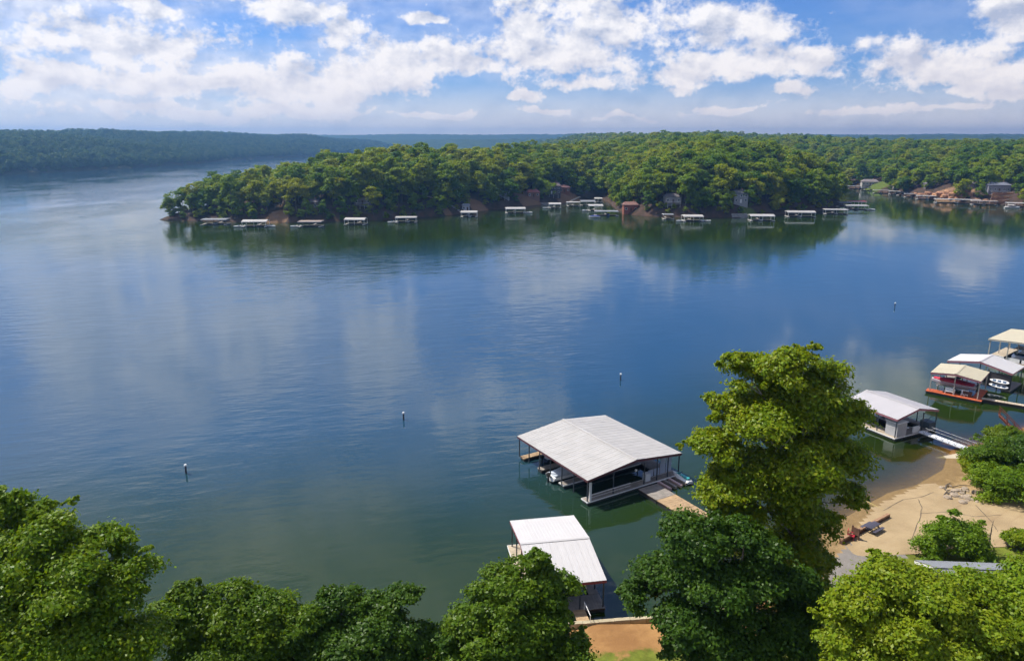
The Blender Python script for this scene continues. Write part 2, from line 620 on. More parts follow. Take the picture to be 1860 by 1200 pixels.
xs = np.concatenate([[-6500, -3000, -1000], np.arange(-600, -85, 20), np.linspace(-80, 160, 121), np.arange(180, 601, 20), [900, 2500, 6500]])
ys = np.concatenate([[-2000, -400, 0], np.linspace(40, 180, 71), np.arange(195, 600, 15), [700, 1500, 4000, 6500]])
WX, WY = np.meshgrid(xs, ys)
hn, sdn = h_near(WX, WY)
dep = np.where((np.abs(WX - 40) < 125) & (WY > 38) & (WY < 182), np.maximum(-hn, 0) + np.clip(-sdn - 18, 0, 20), 10.0)
struct(link('lake_water', grid_mesh('lake_water', WX, WY, WX * 0, water_material(), attrs={'depth': dep, 'offshore': np.minimum(np.clip(-sdn, 0, 200), np.clip((-sdist(WX, WY, MAIN) - 70) * 0.7, 0, 200))})))  # offset keeps the painted blue off the peninsula's reflection


# ------------------------------------------------------------------ setting: ground
def ground_material(name, earth, earth2, grass=None, sandc=None):
    m = bpy.data.materials.new(name)
    m.use_nodes = True
    t = NT(m.node_tree)
    b = m.node_tree.nodes['Principled BSDF']
    b.inputs['Roughness'].default_value = 0.95
    b.inputs['Specular IOR Level'].default_value = 0.1
    geo = t.node('ShaderNodeNewGeometry')
    pos = geo.outputs['Position']
    c = t.mix(t.ramp(t.noise(pos, 0.25, 6, 0.65), 0.35, 0.65), earth, earth2)
    if grass:
        ga = t.node('ShaderNodeAttribute', attribute_name='grass')
        gcol = t.mix(t.ramp(t.noise(pos, 0.9, 5, 0.7), 0.3, 0.7), grass, tuple(x * 0.55 for x in grass))
        gf = t.math('ADD', ga.outputs['Fac'], t.math('MULTIPLY', t.math('SUBTRACT', t.noise(pos, 0.5, 5, 0.7), 0.5), 1.0))
        c = t.mix(t.ramp(gf, 0.4, 0.6), c, gcol)
    if sandc:
        sa = t.node('ShaderNodeAttribute', attribute_name='sand')
        sf = t.math('ADD', sa.outputs['Fac'], t.math('MULTIPLY', t.math('SUBTRACT', t.noise(pos, 0.6 if grass[0] < 0.165 else 0.22, 5, 0.7), 0.5), 0.7 if grass[0] < 0.165 else 1.8))
        scol = t.mix(t.ramp(t.noise(pos, 1.6, 6, 0.7), 0.3, 0.7), sandc, tuple(x * 0.78 for x in sandc))
        c = t.mix(t.ramp(sf, 0.42, 0.58), c, scol)
    if sandc:
        sx = t.node('ShaderNodeSeparateXYZ')
        t.put(sx.inputs[0], pos)
        zz = t.math('ADD', sx.outputs[2], t.math('MULTIPLY', t.math('SUBTRACT', t.noise(pos, 0.7, 4, 0.6), 0.5), 0.35))
        c = t.mix(t.ramp(zz, 0.42, 0.25), c, (0.62, 0.60, 0.56), 'MULTIPLY')      # soaked by the lake
        spk = t.ramp(t.noise(pos, 5.0, 3, 0.7), 0.62, 0.74)
        c = t.mix(t.math('MULTIPLY', spk, 0.5), c, (0.12, 0.09, 0.06))
    t.put(b.inputs['Base Color'], c)
    bn = t.node('ShaderNodeBump')
    bn.inputs['Distance'].default_value = 0.12
    t.put(bn.inputs['Height'], t.noise(pos, 1.3, 6, 0.7))
    t.put(b.inputs['Normal'], bn.outputs[0])
    return m


gx, gy = np.meshgrid(np.arange(-110, 150.1, 1.0), np.arange(-20, 170.1, 1.0))
gz, gsd = h_near(gx, gy)
sandw = np.clip((gx - 30) / 8, 0, 1) * np.clip((66.5 - gx) / 3, 0, 1) * np.clip((9 - gsd) / 4, 0, 1)
grassw = np.clip((gsd - 2.0) / 5, 0, 1) * np.where(gx < 22, np.clip((gsd - 1.1) / 2.2, 0, 1), 1)
GM = ground_material('near_ground', (0.34, 0.19, 0.075), (0.24, 0.125, 0.05), (0.16, 0.19, 0.03), (0.36, 0.25, 0.125))
struct(link('near_ground', grid_mesh('near_ground', gx, gy, gz, GM, keep=(gsd > -30), attrs={'sand': sandw, 'grass': grassw})))


def polar(a0, a1, na, r0, r1, nr):
    a = np.radians(np.linspace(a0, a1, na))
    r = np.geomspace(r0, r1, nr)
    A, RR = np.meshgrid(a, r)
    return RR * np.sin(A), RR * np.cos(A)


mx_, my_ = polar(-33, 47, 320, 395, 3150, 300)
mz, msd = h_main(mx_, my_)
# lawns and bare soil that show between the trees
LAWN = [(on_ground(1592, 339), 15), (on_ground(1405, 328), 13), (on_ground(1362, 388), 5)]
SOIL = [(on_ground(505, 394), 6), (on_ground(868, 377), 7), (on_ground(1035, 364), 12), (on_ground(812, 385), 3), (on_ground(960, 366), 10)]
lw = np.zeros_like(mx_)
for c, r in LAWN:
    lw = np.maximum(lw, np.clip(1.6 - np.hypot(mx_ - c.x, my_ - c.y) / r, 0, 1))
so = np.zeros_like(mx_)
for c, r in SOIL:
    so = np.maximum(so, np.clip(1.6 - np.hypot(mx_ - c.x, my_ - c.y) / r, 0, 1))
rk = np.clip(1.5 - np.hypot((mx_ - on_ground(1722, 353).x) / 22, (my_ - on_ground(1722, 353).y) / 14), 0, 1)
MG = ground_material('wooded_ground', (0.085, 0.052, 0.040), (0.045, 0.035, 0.024), (0.11, 0.15, 0.03), (0.25, 0.155, 0.090))
struct(link('peninsula_ground', grid_mesh('peninsula_ground', mx_, my_, mz, MG, keep=(msd > -9), attrs={'grass': lw, 'sand': np.maximum(so, rk)})))
lx_, ly_ = polar(-52, -6, 170, 820, 4100, 150)
lz, lsd = h_left(lx_, ly_)
struct(link('wooded_hill', grid_mesh('wooded_hill', lx_, ly_, lz, ground_material('hill_ground', (0.05, 0.045, 0.02), (0.03, 0.04, 0.015)), keep=(lsd > -20))))
# far ridges, too far to tell a tree from another
FH = mat('far_forest', (0.055, 0.085, 0.02), 0.95, 0, 0, 0.03, col2=(0.025, 0.045, 0.012), spec=0.05, bump=6.0, bscale=0.06)
fx, fy = polar(-50, 52, 620, 3300, 6300, 90)
fr_ = np.hypot(fx, fy)
faz = np.degrees(np.arctan2(fx, fy))
ridge = 66 + 10 * lump(fx, fy, 0.0022, 31) + 5 * lump(fx, fy, 0.006, 32)
fz = ridge * np.clip((fr_ - 3320) / 500, 0, 1) + 22 * np.clip((fr_ - 4800) / 600, 0, 1)
fz = fz + 3.0 * lump(fx, fy, 0.09, 33) + 2.0 * lump(fx, fy, 0.21, 34)
fz = np.where((faz > -14) & (faz < 4), fz - 20 * np.clip((5200 - fr_) / 900, 0, 1), fz)
struct(link('far_hills', grid_mesh('far_hills', fx, fy, fz - 2, FH)))

# ------------------------------------------------------------------ trees


def unit(a):
    return a / np.maximum(np.linalg.norm(a, axis=1, keepdims=True), 1e-9)


def leaf_quads(blobs, n, size, g, up=0.45, subs=7, spray=0.30, per=22):
    """blobs: list of (cx,cy,cz,rx,ry,rz); every blob breaks up into smaller tufts, leaves gather in sprays on the outside of the tufts"""
    T, M = [], []
    for b in blobs:
        b = np.array(b, float)
        d = unit(g.normal(size=(subs, 3)))
        d[:, 2] = np.where(d[:, 2] < -0.5, -d[:, 2], d[:, 2])
        k = g.uniform(0.30, 0.52, subs)
        c = b[:3] + d * b[3:] * (1.0 - k * 0.75)[:, None]
        T.append(np.concatenate([c, b[3:] * k[:, None] * np.array([1.1, 1.1, 0.85])], 1))
        M.append(np.repeat(b[None, :3], subs, 0))
    T, M = np.concatenate(T), np.concatenate(M)
    area = (T[:, 3] * T[:, 4] * T[:, 5]) ** (2 / 3)
    ncl = max(20, n // per)
    cw = g.choice(len(T), ncl, p=area / area.sum())
    cd = unit(g.normal(size=(ncl, 3)))
    cd[:, 2] = np.where(cd[:, 2] < -0.3, -cd[:, 2], cd[:, 2])
    crad = 0.55 + 0.55 * g.random(ncl) ** 0.5
    cc = T[cw, :3] + cd * T[cw, 3:] * crad[:, None]
    pick = g.integers(0, ncl, n)
    sp = (T[cw[pick], 3:].mean(1) * spray)[:, None]
    pos = cc[pick] + g.normal(size=(n, 3)) * sp * np.array([1, 1, 0.55])
    out = unit((pos - T[cw[pick], :3]) / T[cw[pick], 3:]) * 0.6 + unit(pos - M[cw[pick]]) * 0.4
    nrm = unit(out * 0.8 + np.array([0, 0, up]) + g.normal(size=(n, 3)) * 0.5)
    rnd = unit(g.normal(size=(n, 3)))
    t1 = unit(np.cross(nrm, rnd))
    t2 = np.cross(nrm, t1)
    s = size * g.uniform(0.6, 1.35, n)[:, None]
    t1 = t1 * s
    t2 = t2 * s * 0.62
    return np.stack([pos - t1, pos - t2 + t1 * 0.1, pos + t1, pos + t2 + t1 * 0.1], 1)


def trunk_mesh(name, height, r, blobs, g, mat_, limbs=9, lean=(0, 0), sides=8):
    mb = MB()
    top = height * 0.86
    spine = []
    k = 7
    for i in range(k):
        f = i / (k - 1)
        spine.append(Vector((lean[0] * f * f + g.normal() * r * 0.35 * f, lean[1] * f * f + g.normal() * r * 0.35 * f, top * f)))
    rad = [r * (1.35 if i == 0 else (1 - 0.86 * (i / (k - 1)))) for i in range(k)]
    mb.tube(spine, rad, sides)
    order = sorted(range(len(blobs)), key=lambda i: -blobs[i][3])[:limbs]
    for i in order:
        b = blobs[i]
        c = Vector(b[:3])
        f = min(0.8, max(0.18, (c.z / top) * 0.62))
        j = f * (k - 1)
        a = spine[int(j)].lerp(spine[min(int(j) + 1, k - 1)], j - int(j))
        mid = a.lerp(c, 0.55) + Vector((0, 0, (c - a).length * 0.08))
        rr = r * (1 - 0.8 * f) * 0.6
        mb.tube([a, mid, c], [rr, rr * 0.6, rr * 0.22], 5, cap=False)
        for q in range(3):
            d = Vector(unit(g.normal(size=(1, 3)))[0])
            d.z = abs(d.z) * 0.7
            e = c + Vector((d.x * b[3], d.y * b[4], d.z * b[5])) * 0.85
            mb.tube([mid.lerp(c, 0.4 + 0.2 * q), e], [rr * 0.3, rr * 0.08], 4, cap=False)
    return mb.mesh(name, mat_, smooth=True)


BARK = mat('grey_brown_bark', (0.16, 0.13, 0.10), 0.9, 0, 0.4, 3.0, bump=0.02)
PALEBARK = mat('pale_mottled_bark', (0.48, 0.45, 0.38), 0.85, 0, 0, 2.0, col2=(0.24, 0.20, 0.15), bump=0.01)
LEAF_MID = leaf_mat('broadleaf_mid_green', [(0.052, 0.1144, 0.0084), (0.0936, 0.1716, 0.0096), (0.1534, 0.208, 0.0108)], 0.45)
LEAF_YEL = leaf_mat('broadleaf_yellow_green', [(.090,.180,.006),(.155,.235,.007),(.235,.262,.008)], 0.55)
LEAF_DARK = leaf_mat('broadleaf_dark_green', [(0.0364, 0.0884, 0.0096), (0.0676, 0.1352, 0.0108), (0.117, 0.1742, 0.012)], 0.45)
LEAF_BRIGHT = leaf_mat('broadleaf_bright_green', [(0.0936, 0.182, 0.0084), (0.156, 0.2535, 0.0108), (0.234, 0.2795, 0.012)], 0.45)
LEAF_WOOD = leaf_mat('woodland_leaves', [(.075,.160,.009),(.170,.260,.010),(.270,.300,.011)], 0.16, 0.1)


def round_blobs(g, n, rx, rz, zc, r0=0.42, r1=0.6, low=-0.45):
    bl = [(0, 0, zc, rx * 0.6, rx * 0.6, rz * 0.66)]
    for i in range(n):
        d = unit(g.normal(size=(1, 3)))[0]
        if d[2] < low:
            d[2] *= -0.6
        r = rx * g.uniform(r0, r1)
        bl.append((d[0] * (rx - r * 0.75), d[1] * (rx - r * 0.75), zc + d[2] * (rz - r * 0.6), r, r, r * 0.8))
    return bl


def near_tree(name, label, base, height, blobs, nleaf, lsize, leafm, trunk_r, barkm, seed, lean=(0, 0), group=None, cat='tree', limbs=9):
    g = np.random.default_rng(seed)
    o = thing(name, label, cat, base, 0, group)
    blobs = list(blobs)
    if True:      # twigs that stick out of the crown and break its outline
        for i in range(len(blobs) * (2 if cat == 'tree' else 3)):
            b = blobs[int(g.integers(0, len(blobs)))]
            d = unit(g.normal(size=(1, 3)))[0]
            d[2] = abs(d[2]) * 0.9 + 0.1
            k = g.uniform(0.16, 0.34)
            q = g.uniform(0.95, 1.28)
            blobs.append((b[0] + d[0] * b[3] * q, b[1] + d[1] * b[4] * q, b[2] + d[2] * b[5] * q, b[3] * k, b[4] * k, b[5] * k * 1.2))
    link('trunk' if cat == 'tree' else 'stem', trunk_mesh('trunk', height, trunk_r, blobs, g, barkm, limbs, lean), o)
    link('crown' if cat == 'tree' else 'foliage', quad_mesh('crown', leaf_quads(blobs, int(nleaf * 2.6), lsize * 0.55, g), leafm), o)
    return o


def ground_z(x, y):
    return float(h_near(np.array([x]), np.array([y]))[0][0])


# the tall tree by the boat ramp: clumps surveyed one by one
def px_blob(x, y, r, Y, base, sy=1.0, sz=0.85, k=0.84):
    d = px_dir(x, y)
    p = Vector((0, 0, H)) + d * (Y / d.y)
    rr = k * r * (p - Vector((0, 0, H))).length / F
    return (p.x - base[0], p.y - base[1], p.z - base[2], rr, rr * sy, rr * sz)


TB = (27.6, 60.8, ground_z(27.6, 60.8))
tall = [px_blob(x, y, r, Y, TB, k=0.93) for (x, y, r, Y) in [
    (1365, 690, 52, 62), (1440, 680, 52, 60), (1505, 705, 52, 61), (1450, 740, 75, 62), (1345, 765, 60, 61), (1300, 820, 48, 60), (1310, 870, 30, 59), (1530, 770, 48, 61),
    (1400, 800, 80, 59), (1480, 820, 80, 62), (1380, 880, 75, 60), (1470, 890, 70, 59), (1535, 850, 42, 62), (1320, 905, 48, 58), (1420, 950, 70, 60), (1480, 960, 42, 61),
    (1445, 1010, 56, 60), (1485, 1030, 32, 60), (1390, 1010, 55, 59), (1550, 745, 25, 61), (1275, 805, 25, 60), (1335, 655, 20, 62), (1440, 655, 30, 61), (1540, 905, 30, 61), (1350, 950, 45, 58), (1300, 930, 34, 58), (1450, 850, 60, 58), (1440, 1070, 46, 60), (1475, 1075, 28, 60)]]
near_tree('sycamore_tree', 'tallest yellow-green tree rising beside the boat ramp, in front of the docks', TB, 27.5, tall, 74000, 0.30, LEAF_YEL, 0.55, PALEBARK, 101, (-1.6, 0.3), limbs=18)
B2 = (18.5, 52.5, ground_z(18.5, 52.5))
low = [px_blob(x, y, r, Y, B2, k=0.86) for (x, y, r, Y) in [
    (1255, 985, 62, 54), (1330, 985, 55, 53), (1390, 1010, 50, 53), (1200, 1065, 62, 54), (1290, 1070, 75, 52), (1380, 1090, 70, 52), (1430, 1050, 50, 53), (1160, 1090, 38, 54),
    (1250, 1150, 70, 51), (1340, 1170, 75, 51), (1430, 1150, 60, 52), (1210, 1130, 30, 53), (1290, 1230, 80, 51), (1390, 1240, 80, 51), (1300, 950, 26, 54), (1225, 965, 26, 54), (1460, 1100, 46, 53), (1475, 1170, 44, 52)]]
near_tree('oak_tree', 'dark green spreading tree in front of the tallest tree, reaching over the water', B2, 15, low, 46000, 0.29, LEAF_DARK, 0.38, BARK, 102, limbs=14)
B3 = (-1.0, 50.0, ground_z(-1.0, 50.0))
t3 = [px_blob(x, y, r, Y, B3) for (x, y, r, Y) in [
    (960, 1050, 50, 51), (900, 1075, 55, 50), (1005, 1075, 50, 51), (925, 1110, 66, 49), (1000, 1125, 50, 50), (860, 1140, 60, 49), (945, 1170, 75, 48), (1030, 1175, 38, 50), (840, 1190, 70, 48),
    (1000, 1210, 70, 48), (910, 1230, 90, 47), (1050, 1165, 20, 51), (975, 1015, 24, 51)]]
near_tree('oak_tree', 'bright green tree hiding a corner of the nearer white dock roof', B3, 12.5, t3, 40000, 0.27, LEAF_MID, 0.32, BARK, 103, limbs=12)
B4 = (-13.0, 48.5, ground_z(-13.0, 48.5))
t4 = [px_blob(x, y, r, Y, B4) for (x, y, r, Y) in [
    (620, 1105, 45, 49), (735, 1100, 42, 49), (680, 1130, 58, 48), (590, 1150, 55, 48), (745, 1150, 50, 48), (660, 1180, 70, 47), (770, 1200, 60, 47), (560, 1210, 70, 47), (700, 1240, 80, 46), (690, 1160, 52, 47), (800, 1170, 46, 48), (555, 1150, 44, 47), (630, 1215, 70, 46), (600, 1082, 22, 49), (755, 1080, 22, 49)]]
near_tree('oak_tree', 'two-topped dark green tree on the near shore between the bright tree and bushy trees', B4, 10.5, t4, 34000, 0.26, LEAF_DARK, 0.28, BARK, 104, limbs=10)
B5 = (-23.5, 47.0, ground_z(-23.5, 47.0))
t5 = [px_blob(x, y, r, Y, B5) for (x, y, r, Y) in [
    (350, 1100, 45, 48), (425, 1095, 45, 48), (495, 1110, 48, 48), (380, 1150, 65, 47), (465, 1160, 65, 47), (320, 1170, 55, 46), (530, 1175, 50, 47), (400, 1220, 80, 46), (500, 1240, 80, 46), (548, 1135, 40, 47), (305, 1130, 42, 46), (440, 1130, 50, 47), (330, 1075, 22, 48)]]
near_tree('oak_tree', 'low rounded green tree beside the large yellow-green tree on the near shore', B5, 10, t5, 34000, 0.25, LEAF_MID, 0.28, BARK, 105, limbs=10)
B6 = (-33.0, 41.5, ground_z(-33.0, 41.5))
t6 = [px_blob(x, y, r, Y, B6) for (x, y, r, Y) in [
    (20, 950, 55, 43), (95, 985, 60, 42), (175, 1010, 60, 42), (235, 1050, 55, 42), (-60, 960, 70, 43), (30, 1030, 80, 41), (130, 1080, 85, 40), (225, 1110, 65, 41), (255, 1165, 50, 41), (50, 1140, 95, 40),
    (170, 1180, 90, 39), (-40, 1120, 100, 40), (80, 1230, 110, 39), (220, 1240, 90, 39), (-100, 1020, 90, 42), (15, 905, 24, 43), (75, 930, 24, 43)]]
near_tree('sycamore_tree', 'large yellow-green tree with a few orange leaves on the near shore', B6, 22, t6, 62000, 0.235, LEAF_YEL, 0.42, BARK, 106, limbs=14)
B7 = (28.0, 43.5, ground_z(28.0, 43.5))
t7 = [px_blob(x, y, r, Y, B7) for (x, y, r, Y) in [
    (1610, 1062, 55, 46), (1680, 1097, 65, 45), (1570, 1107, 60, 45), (1540, 1162, 55, 45), (1640, 1152, 75, 44), (1740, 1142, 70, 44), (1600, 1212, 80, 44), (1720, 1212, 85, 43), (1530, 1212, 40, 45), (1660, 1272, 100, 43), (1600, 1034, 20, 46)]]
near_tree('oak_tree', 'fresh green broad tree between the shaded road and the cabin roof', B7, 15, t7, 46000, 0.25, LEAF_BRIGHT, 0.36, BARK, 107, limbs=12)
B8 = (40.5, 44.0, ground_z(40.5, 44.0))
t8 = [px_blob(x, y, r, Y, B8) for (x, y, r, Y) in [
    (1760, 1084, 50, 46), (1830, 1109, 60, 46), (1890, 1074, 60, 46), (1800, 1154, 75, 45), (1890, 1164, 80, 45), (1840, 1224, 90, 44), (1950, 1134, 80, 46), (1930, 1234, 90, 44)]]
near_tree('oak_tree', 'fresh green tree crowding over the grey cabin roof', B8, 13, t8, 34000, 0.25, LEAF_BRIGHT, 0.34, BARK, 108, limbs=10)
B9 = (52.5, 72.0, ground_z(52.5, 72.0))
t9 = [px_blob(x, y, r, Y, B9) for (x, y, r, Y) in [
    (1735, 975, 42, 72), (1700, 985, 36, 72), (1770, 985, 36, 72), (1735, 1000, 48, 71), (1690, 1010, 26, 71), (1780, 1010, 24, 71)]]
near_tree('round_bush', 'round dense bush standing alone at the edge of the concrete ramp', B9, 4.6, t9, 15000, 0.24, LEAF_BRIGHT, 0.14, BARK, 109, cat='bush', limbs=6)
SH = [(1812, 835, 40, 91, LEAF_MID, 'dark green bush above the gangway landing on the bank'), (1795, 900, 36, 87, LEAF_BRIGHT, 'bright green bush on the bank beside the rubble pile'),
      (1850, 915, 40, 84, LEAF_BRIGHT, 'mid green bush at the foot of the bank beside the ramp'), (1868, 850, 44, 89, LEAF_DARK, 'dark bush high on the bank under the red stair'),
      (1778, 868, 30, 91, LEAF_YEL, 'low yellow-green bush beside the sandy shore'), (1862, 985, 22, 72, LEAF_YEL, 'sparse yellow-green bush near the cabin on the ramp verge'),
      (1825, 800, 26, 97, LEAF_MID, 'small green bush right at the shore beside the stair foot')]
for i, (x, y, r, Y, lm, lab) in enumerate(SH):
    d = px_dir(x, y)
    p = Vector((0, 0, H)) + d * (Y / d.y)
    b = (p.x, p.y, ground_z(p.x, p.y))
    g = np.random.default_rng(200 + i)
    rr = r * p.length / F
    zc = max(p.z - b[2], rr * 0.5)
    near_tree('bank_bush', lab, b, zc + rr * 0.6, round_blobs(g, 9, rr * 1.25, max(zc, rr) * 0.9, zc * 0.85), 9000, 0.22, lm, 0.09, BARK, 300 + i, cat='bush', limbs=6, group='bushes on the bank right of the ramp')

# woodland trees: eight kinds, copied
KINDS = []
kind_def = [(6.2, 7.4, 10.0, 18), (7.0, 7.6, 10.4, 19), (5.4, 8.0, 10.6, 19), (7.8, 7.6, 10.4, 19), (5.6, 5.8, 7.0, 14), (6.6, 8.8, 12.0, 22)]
for i, (rx, rz, zc, ht) in enumerate(kind_def):
    g = np.random.default_rng(500 + i)
    bl = round_blobs(g, 13, rx, rz, zc, 0.34, 0.52, low=-0.95)
    cm = quad_mesh('crown', leaf_quads(bl, 3800, 0.50, g, subs=6, per=10, spray=0.38), LEAF_WOOD)
    tm = trunk_mesh('trunk', ht * 0.8, 0.26, bl, g, BARK, 5, (0, 0), 6)
    KINDS.append((cm, tm))
WLAB = ['medium round-crowned tree in the peninsula woods', 'broad round-crowned tree in the peninsula woods', 'narrow upright tree in the peninsula woods',
        'widest spreading tree in the peninsula woods', 'small low tree in the peninsula woods', 'tall full-crowned tree in the peninsula woods']

CLEAR = [(c.x, c.y, r) for c, r in LAWN + SOIL]
HOUSES = [  # px x, px y of the ground in front, z, width, depth, wall h, wall colour, roof colour, rotation, label
    (968, 362, 5.5, 9, 7, 3.2, (0.22, 0.12, 0.08), (0.30, 0.10, 0.09), 0.15, 'small brown boathouse with hipped reddish roof above the peninsula shore'),
    (1003, 357, 7.0, 13, 9, 6.0, (0.07, 0.06, 0.08), (0.09, 0.07, 0.08), -0.1, 'dark two-storey house with white windows above the bare yellow slope'),
    (1024, 352, 8.0, 8, 7, 3.6, (0.20, 0.08, 0.06), (0.14, 0.06, 0.06), 0.2, 'low red-brown house beside the dark two-storey house'),
    (1146, 385, 3.0, 9, 7, 4.0, (0.26, 0.08, 0.05), (0.20, 0.10, 0.08), 0.0, 'rust-red cottage between trees behind the docks of the inlet'),
    (1344, 374, 7.0, 9, 8, 5.5, (0.28, 0.29, 0.31), (0.15, 0.16, 0.18), 0.1, 'pale grey house above the stone retaining wall'),
    (1412, 331, 17.0, 7, 5, 3.0, (0.6, 0.58, 0.54), (0.62, 0.60, 0.56), 0.2, 'white shed on a grassy clearing inside the peninsula woods'),
    (846, 385, 2.0, 4.5, 3.5, 3.4, (0.50, 0.52, 0.58), (0.40, 0.42, 0.46), 0.0, 'small grey shed at the foot of the stairs behind a dock'),
    (1583, 336, 3.0, 20, 11, 4.5, (0.44, 0.42, 0.39), (0.20, 0.17, 0.17), -0.25, 'long pale house on a green lawn by the cove'),
    (1818, 349, 11.0, 20, 10, 6.5, (0.24, 0.24, 0.29), (0.17, 0.18, 0.23), -0.3, 'blue-grey house with tall windows above stone terraces in the cove'),
    (560, 392, 9.0, 9, 7, 3.2, (0.16, 0.13, 0.12), (0.12, 0.10, 0.11), 0.0, 'dark cottage half hidden by trees behind the brownish dock'),
    (655, 386, 9.0, 10, 7, 4.0, (0.20, 0.19, 0.20), (0.12, 0.11, 0.12), 0.1, 'grey cottage half hidden by trees behind the white framed dock'),
    (912, 366, 9.0, 10, 7, 3.4, (0.26, 0.29, 0.33), (0.26, 0.29, 0.33), 0.1, 'pale blue cottage under trees above the bare orange bank'),
    (1225, 386, 9.0, 10, 7, 3.6, (0.30, 0.29, 0.29), (0.12, 0.11, 0.12), 0.0, 'pale-walled cottage half hidden by trees behind the small canopy dock'),
    (1288, 384, 9.0, 9, 7, 3.6, (0.13, 0.11, 0.11), (0.14, 0.13, 0.14), -0.1, 'dark cottage half hidden by trees west of the stone retaining wall'),
    (1642, 341, 9.0, 12, 8, 4.0, (0.40, 0.38, 0.36), (0.18, 0.17, 0.19), -0.2, 'grey cottage among trees between the lawn and the boulders'),
    (1770, 346, 9.0, 11, 8, 5.4, (0.20, 0.16, 0.18), (0.15, 0.14, 0.17), -0.2, 'dark tall cottage right beside the orange boulders'),
    (1700, 341, 9.0, 12, 9, 4.0, (0.14, 0.12, 0.12), (0.16, 0.15, 0.17), -0.2, 'dark cabin above the orange boulders in the cove'),
]
HP = []
for hi, hh in enumerate(HOUSES):
    if hh[0] > 1550:
        hh = HOUSES[hi] = hh[:3] + (hh[3] * 0.72, hh[4] * 0.8, hh[5] * 0.72) + hh[6:]
    p = on_ground(hh[0], hh[1])
    p.y += hh[4] / 2
    HP.append(p)
    if hh[2] == 9.0:
        p.y += 5
        CLEAR.append((p.x, p.y, hh[3] * 0.42))
    else:
        CLEAR.append((p.x, p.y - 4, hh[3] * 0.45 + 2))
for q, r in (((1690, 354), 6), ((1712, 354), 7), ((1738, 353), 9), ((1755, 352), 6), ((1820, 363), 9), ((1822, 356), 8)):
    c = on_ground(*q)
    CLEAR.append((c.x, c.y, r))


def clear_mask(x, y):
    ok = np.ones(x.shape, bool)
    for cx, cy, r in CLEAR:
        ok &= np.hypot(x - cx, y - cy) > r
    return ok


def jitter(x0, x1, y0, y1, s, seed):
    g = np.random.default_rng(seed)
    X, Y = np.meshgrid(np.arange(x0, x1, s), np.arange(y0, y1, s))
    X = X + g.uniform(-0.42, 0.42, X.shape) * s
    Y = Y + g.uniform(-0.42, 0.42, Y.shape) * s
    return X.reshape(-1), Y.reshape(-1), g


X, Y, g = jitter(-215, 300, 395, 760, 6.4, 61)
Z, sd = h_main(X, Y)
k = (sd > 1.6) & clear_mask(X, Y)
k &= ~((sd < 7) & (g.random(len(X)) < 0.2))
X, Y, Z, sd = X[k], Y[k], Z[k], sd[k]
order = np.argsort(np.hypot(X, Y) - 0.0 * sd)
ind, rest = order[:300], order[300:]
first = {}
for j in ind:
    ki = int(g.integers(0, 6))
    if sd[j] < 9 and g.random() < 0.5:
        ki = 4
    s = g.uniform(0.72, 1.16) * (0.72 + 0.28 * min(1, max(0, (X[j] + 205) / 110))) * (0.78 if sd[j] < 6 else 1)
    o = thing('broadleaf_tree', WLAB[ki], 'tree', (X[j], Y[j], Z[j] - 0.3), g.uniform(0, 6.28), WLAB[ki].replace('tree', 'trees', 1))
    o.scale = (s, s, s * g.uniform(0.9, 1.12))
    link('trunk', KINDS[ki][1], o)
    c = link('crown', KINDS[ki][0], o)
    first.setdefault(ki, c)


# low growth hanging over the waterline
bx_n = 0
X2, Y2, g2 = jitter(-215, 245, 395, 560, 5.0, 64)
Z2, sd2 = h_main(X2, Y2)
k2 = (sd2 > 0.6) & (sd2 < 9) & clear_mask(X2, Y2) & (g2.random(len(X2)) < 0.62)
for x, y, z in zip(X2[k2], Y2[k2], Z2[k2]):
    if bx_n >= 280:
        break
    bx_n += 1
    s = g2.uniform(0.22, 0.42)
    o = link('shore_bush', KINDS[4][0], None, (x, y, z - 0.5), g2.uniform(0, 6.28), (s * 1.2, s * 1.2, s))
    tag(o, 'low green bush between the trees and the water on the peninsula bank', 'bush', 'bushes along the peninsula bank')


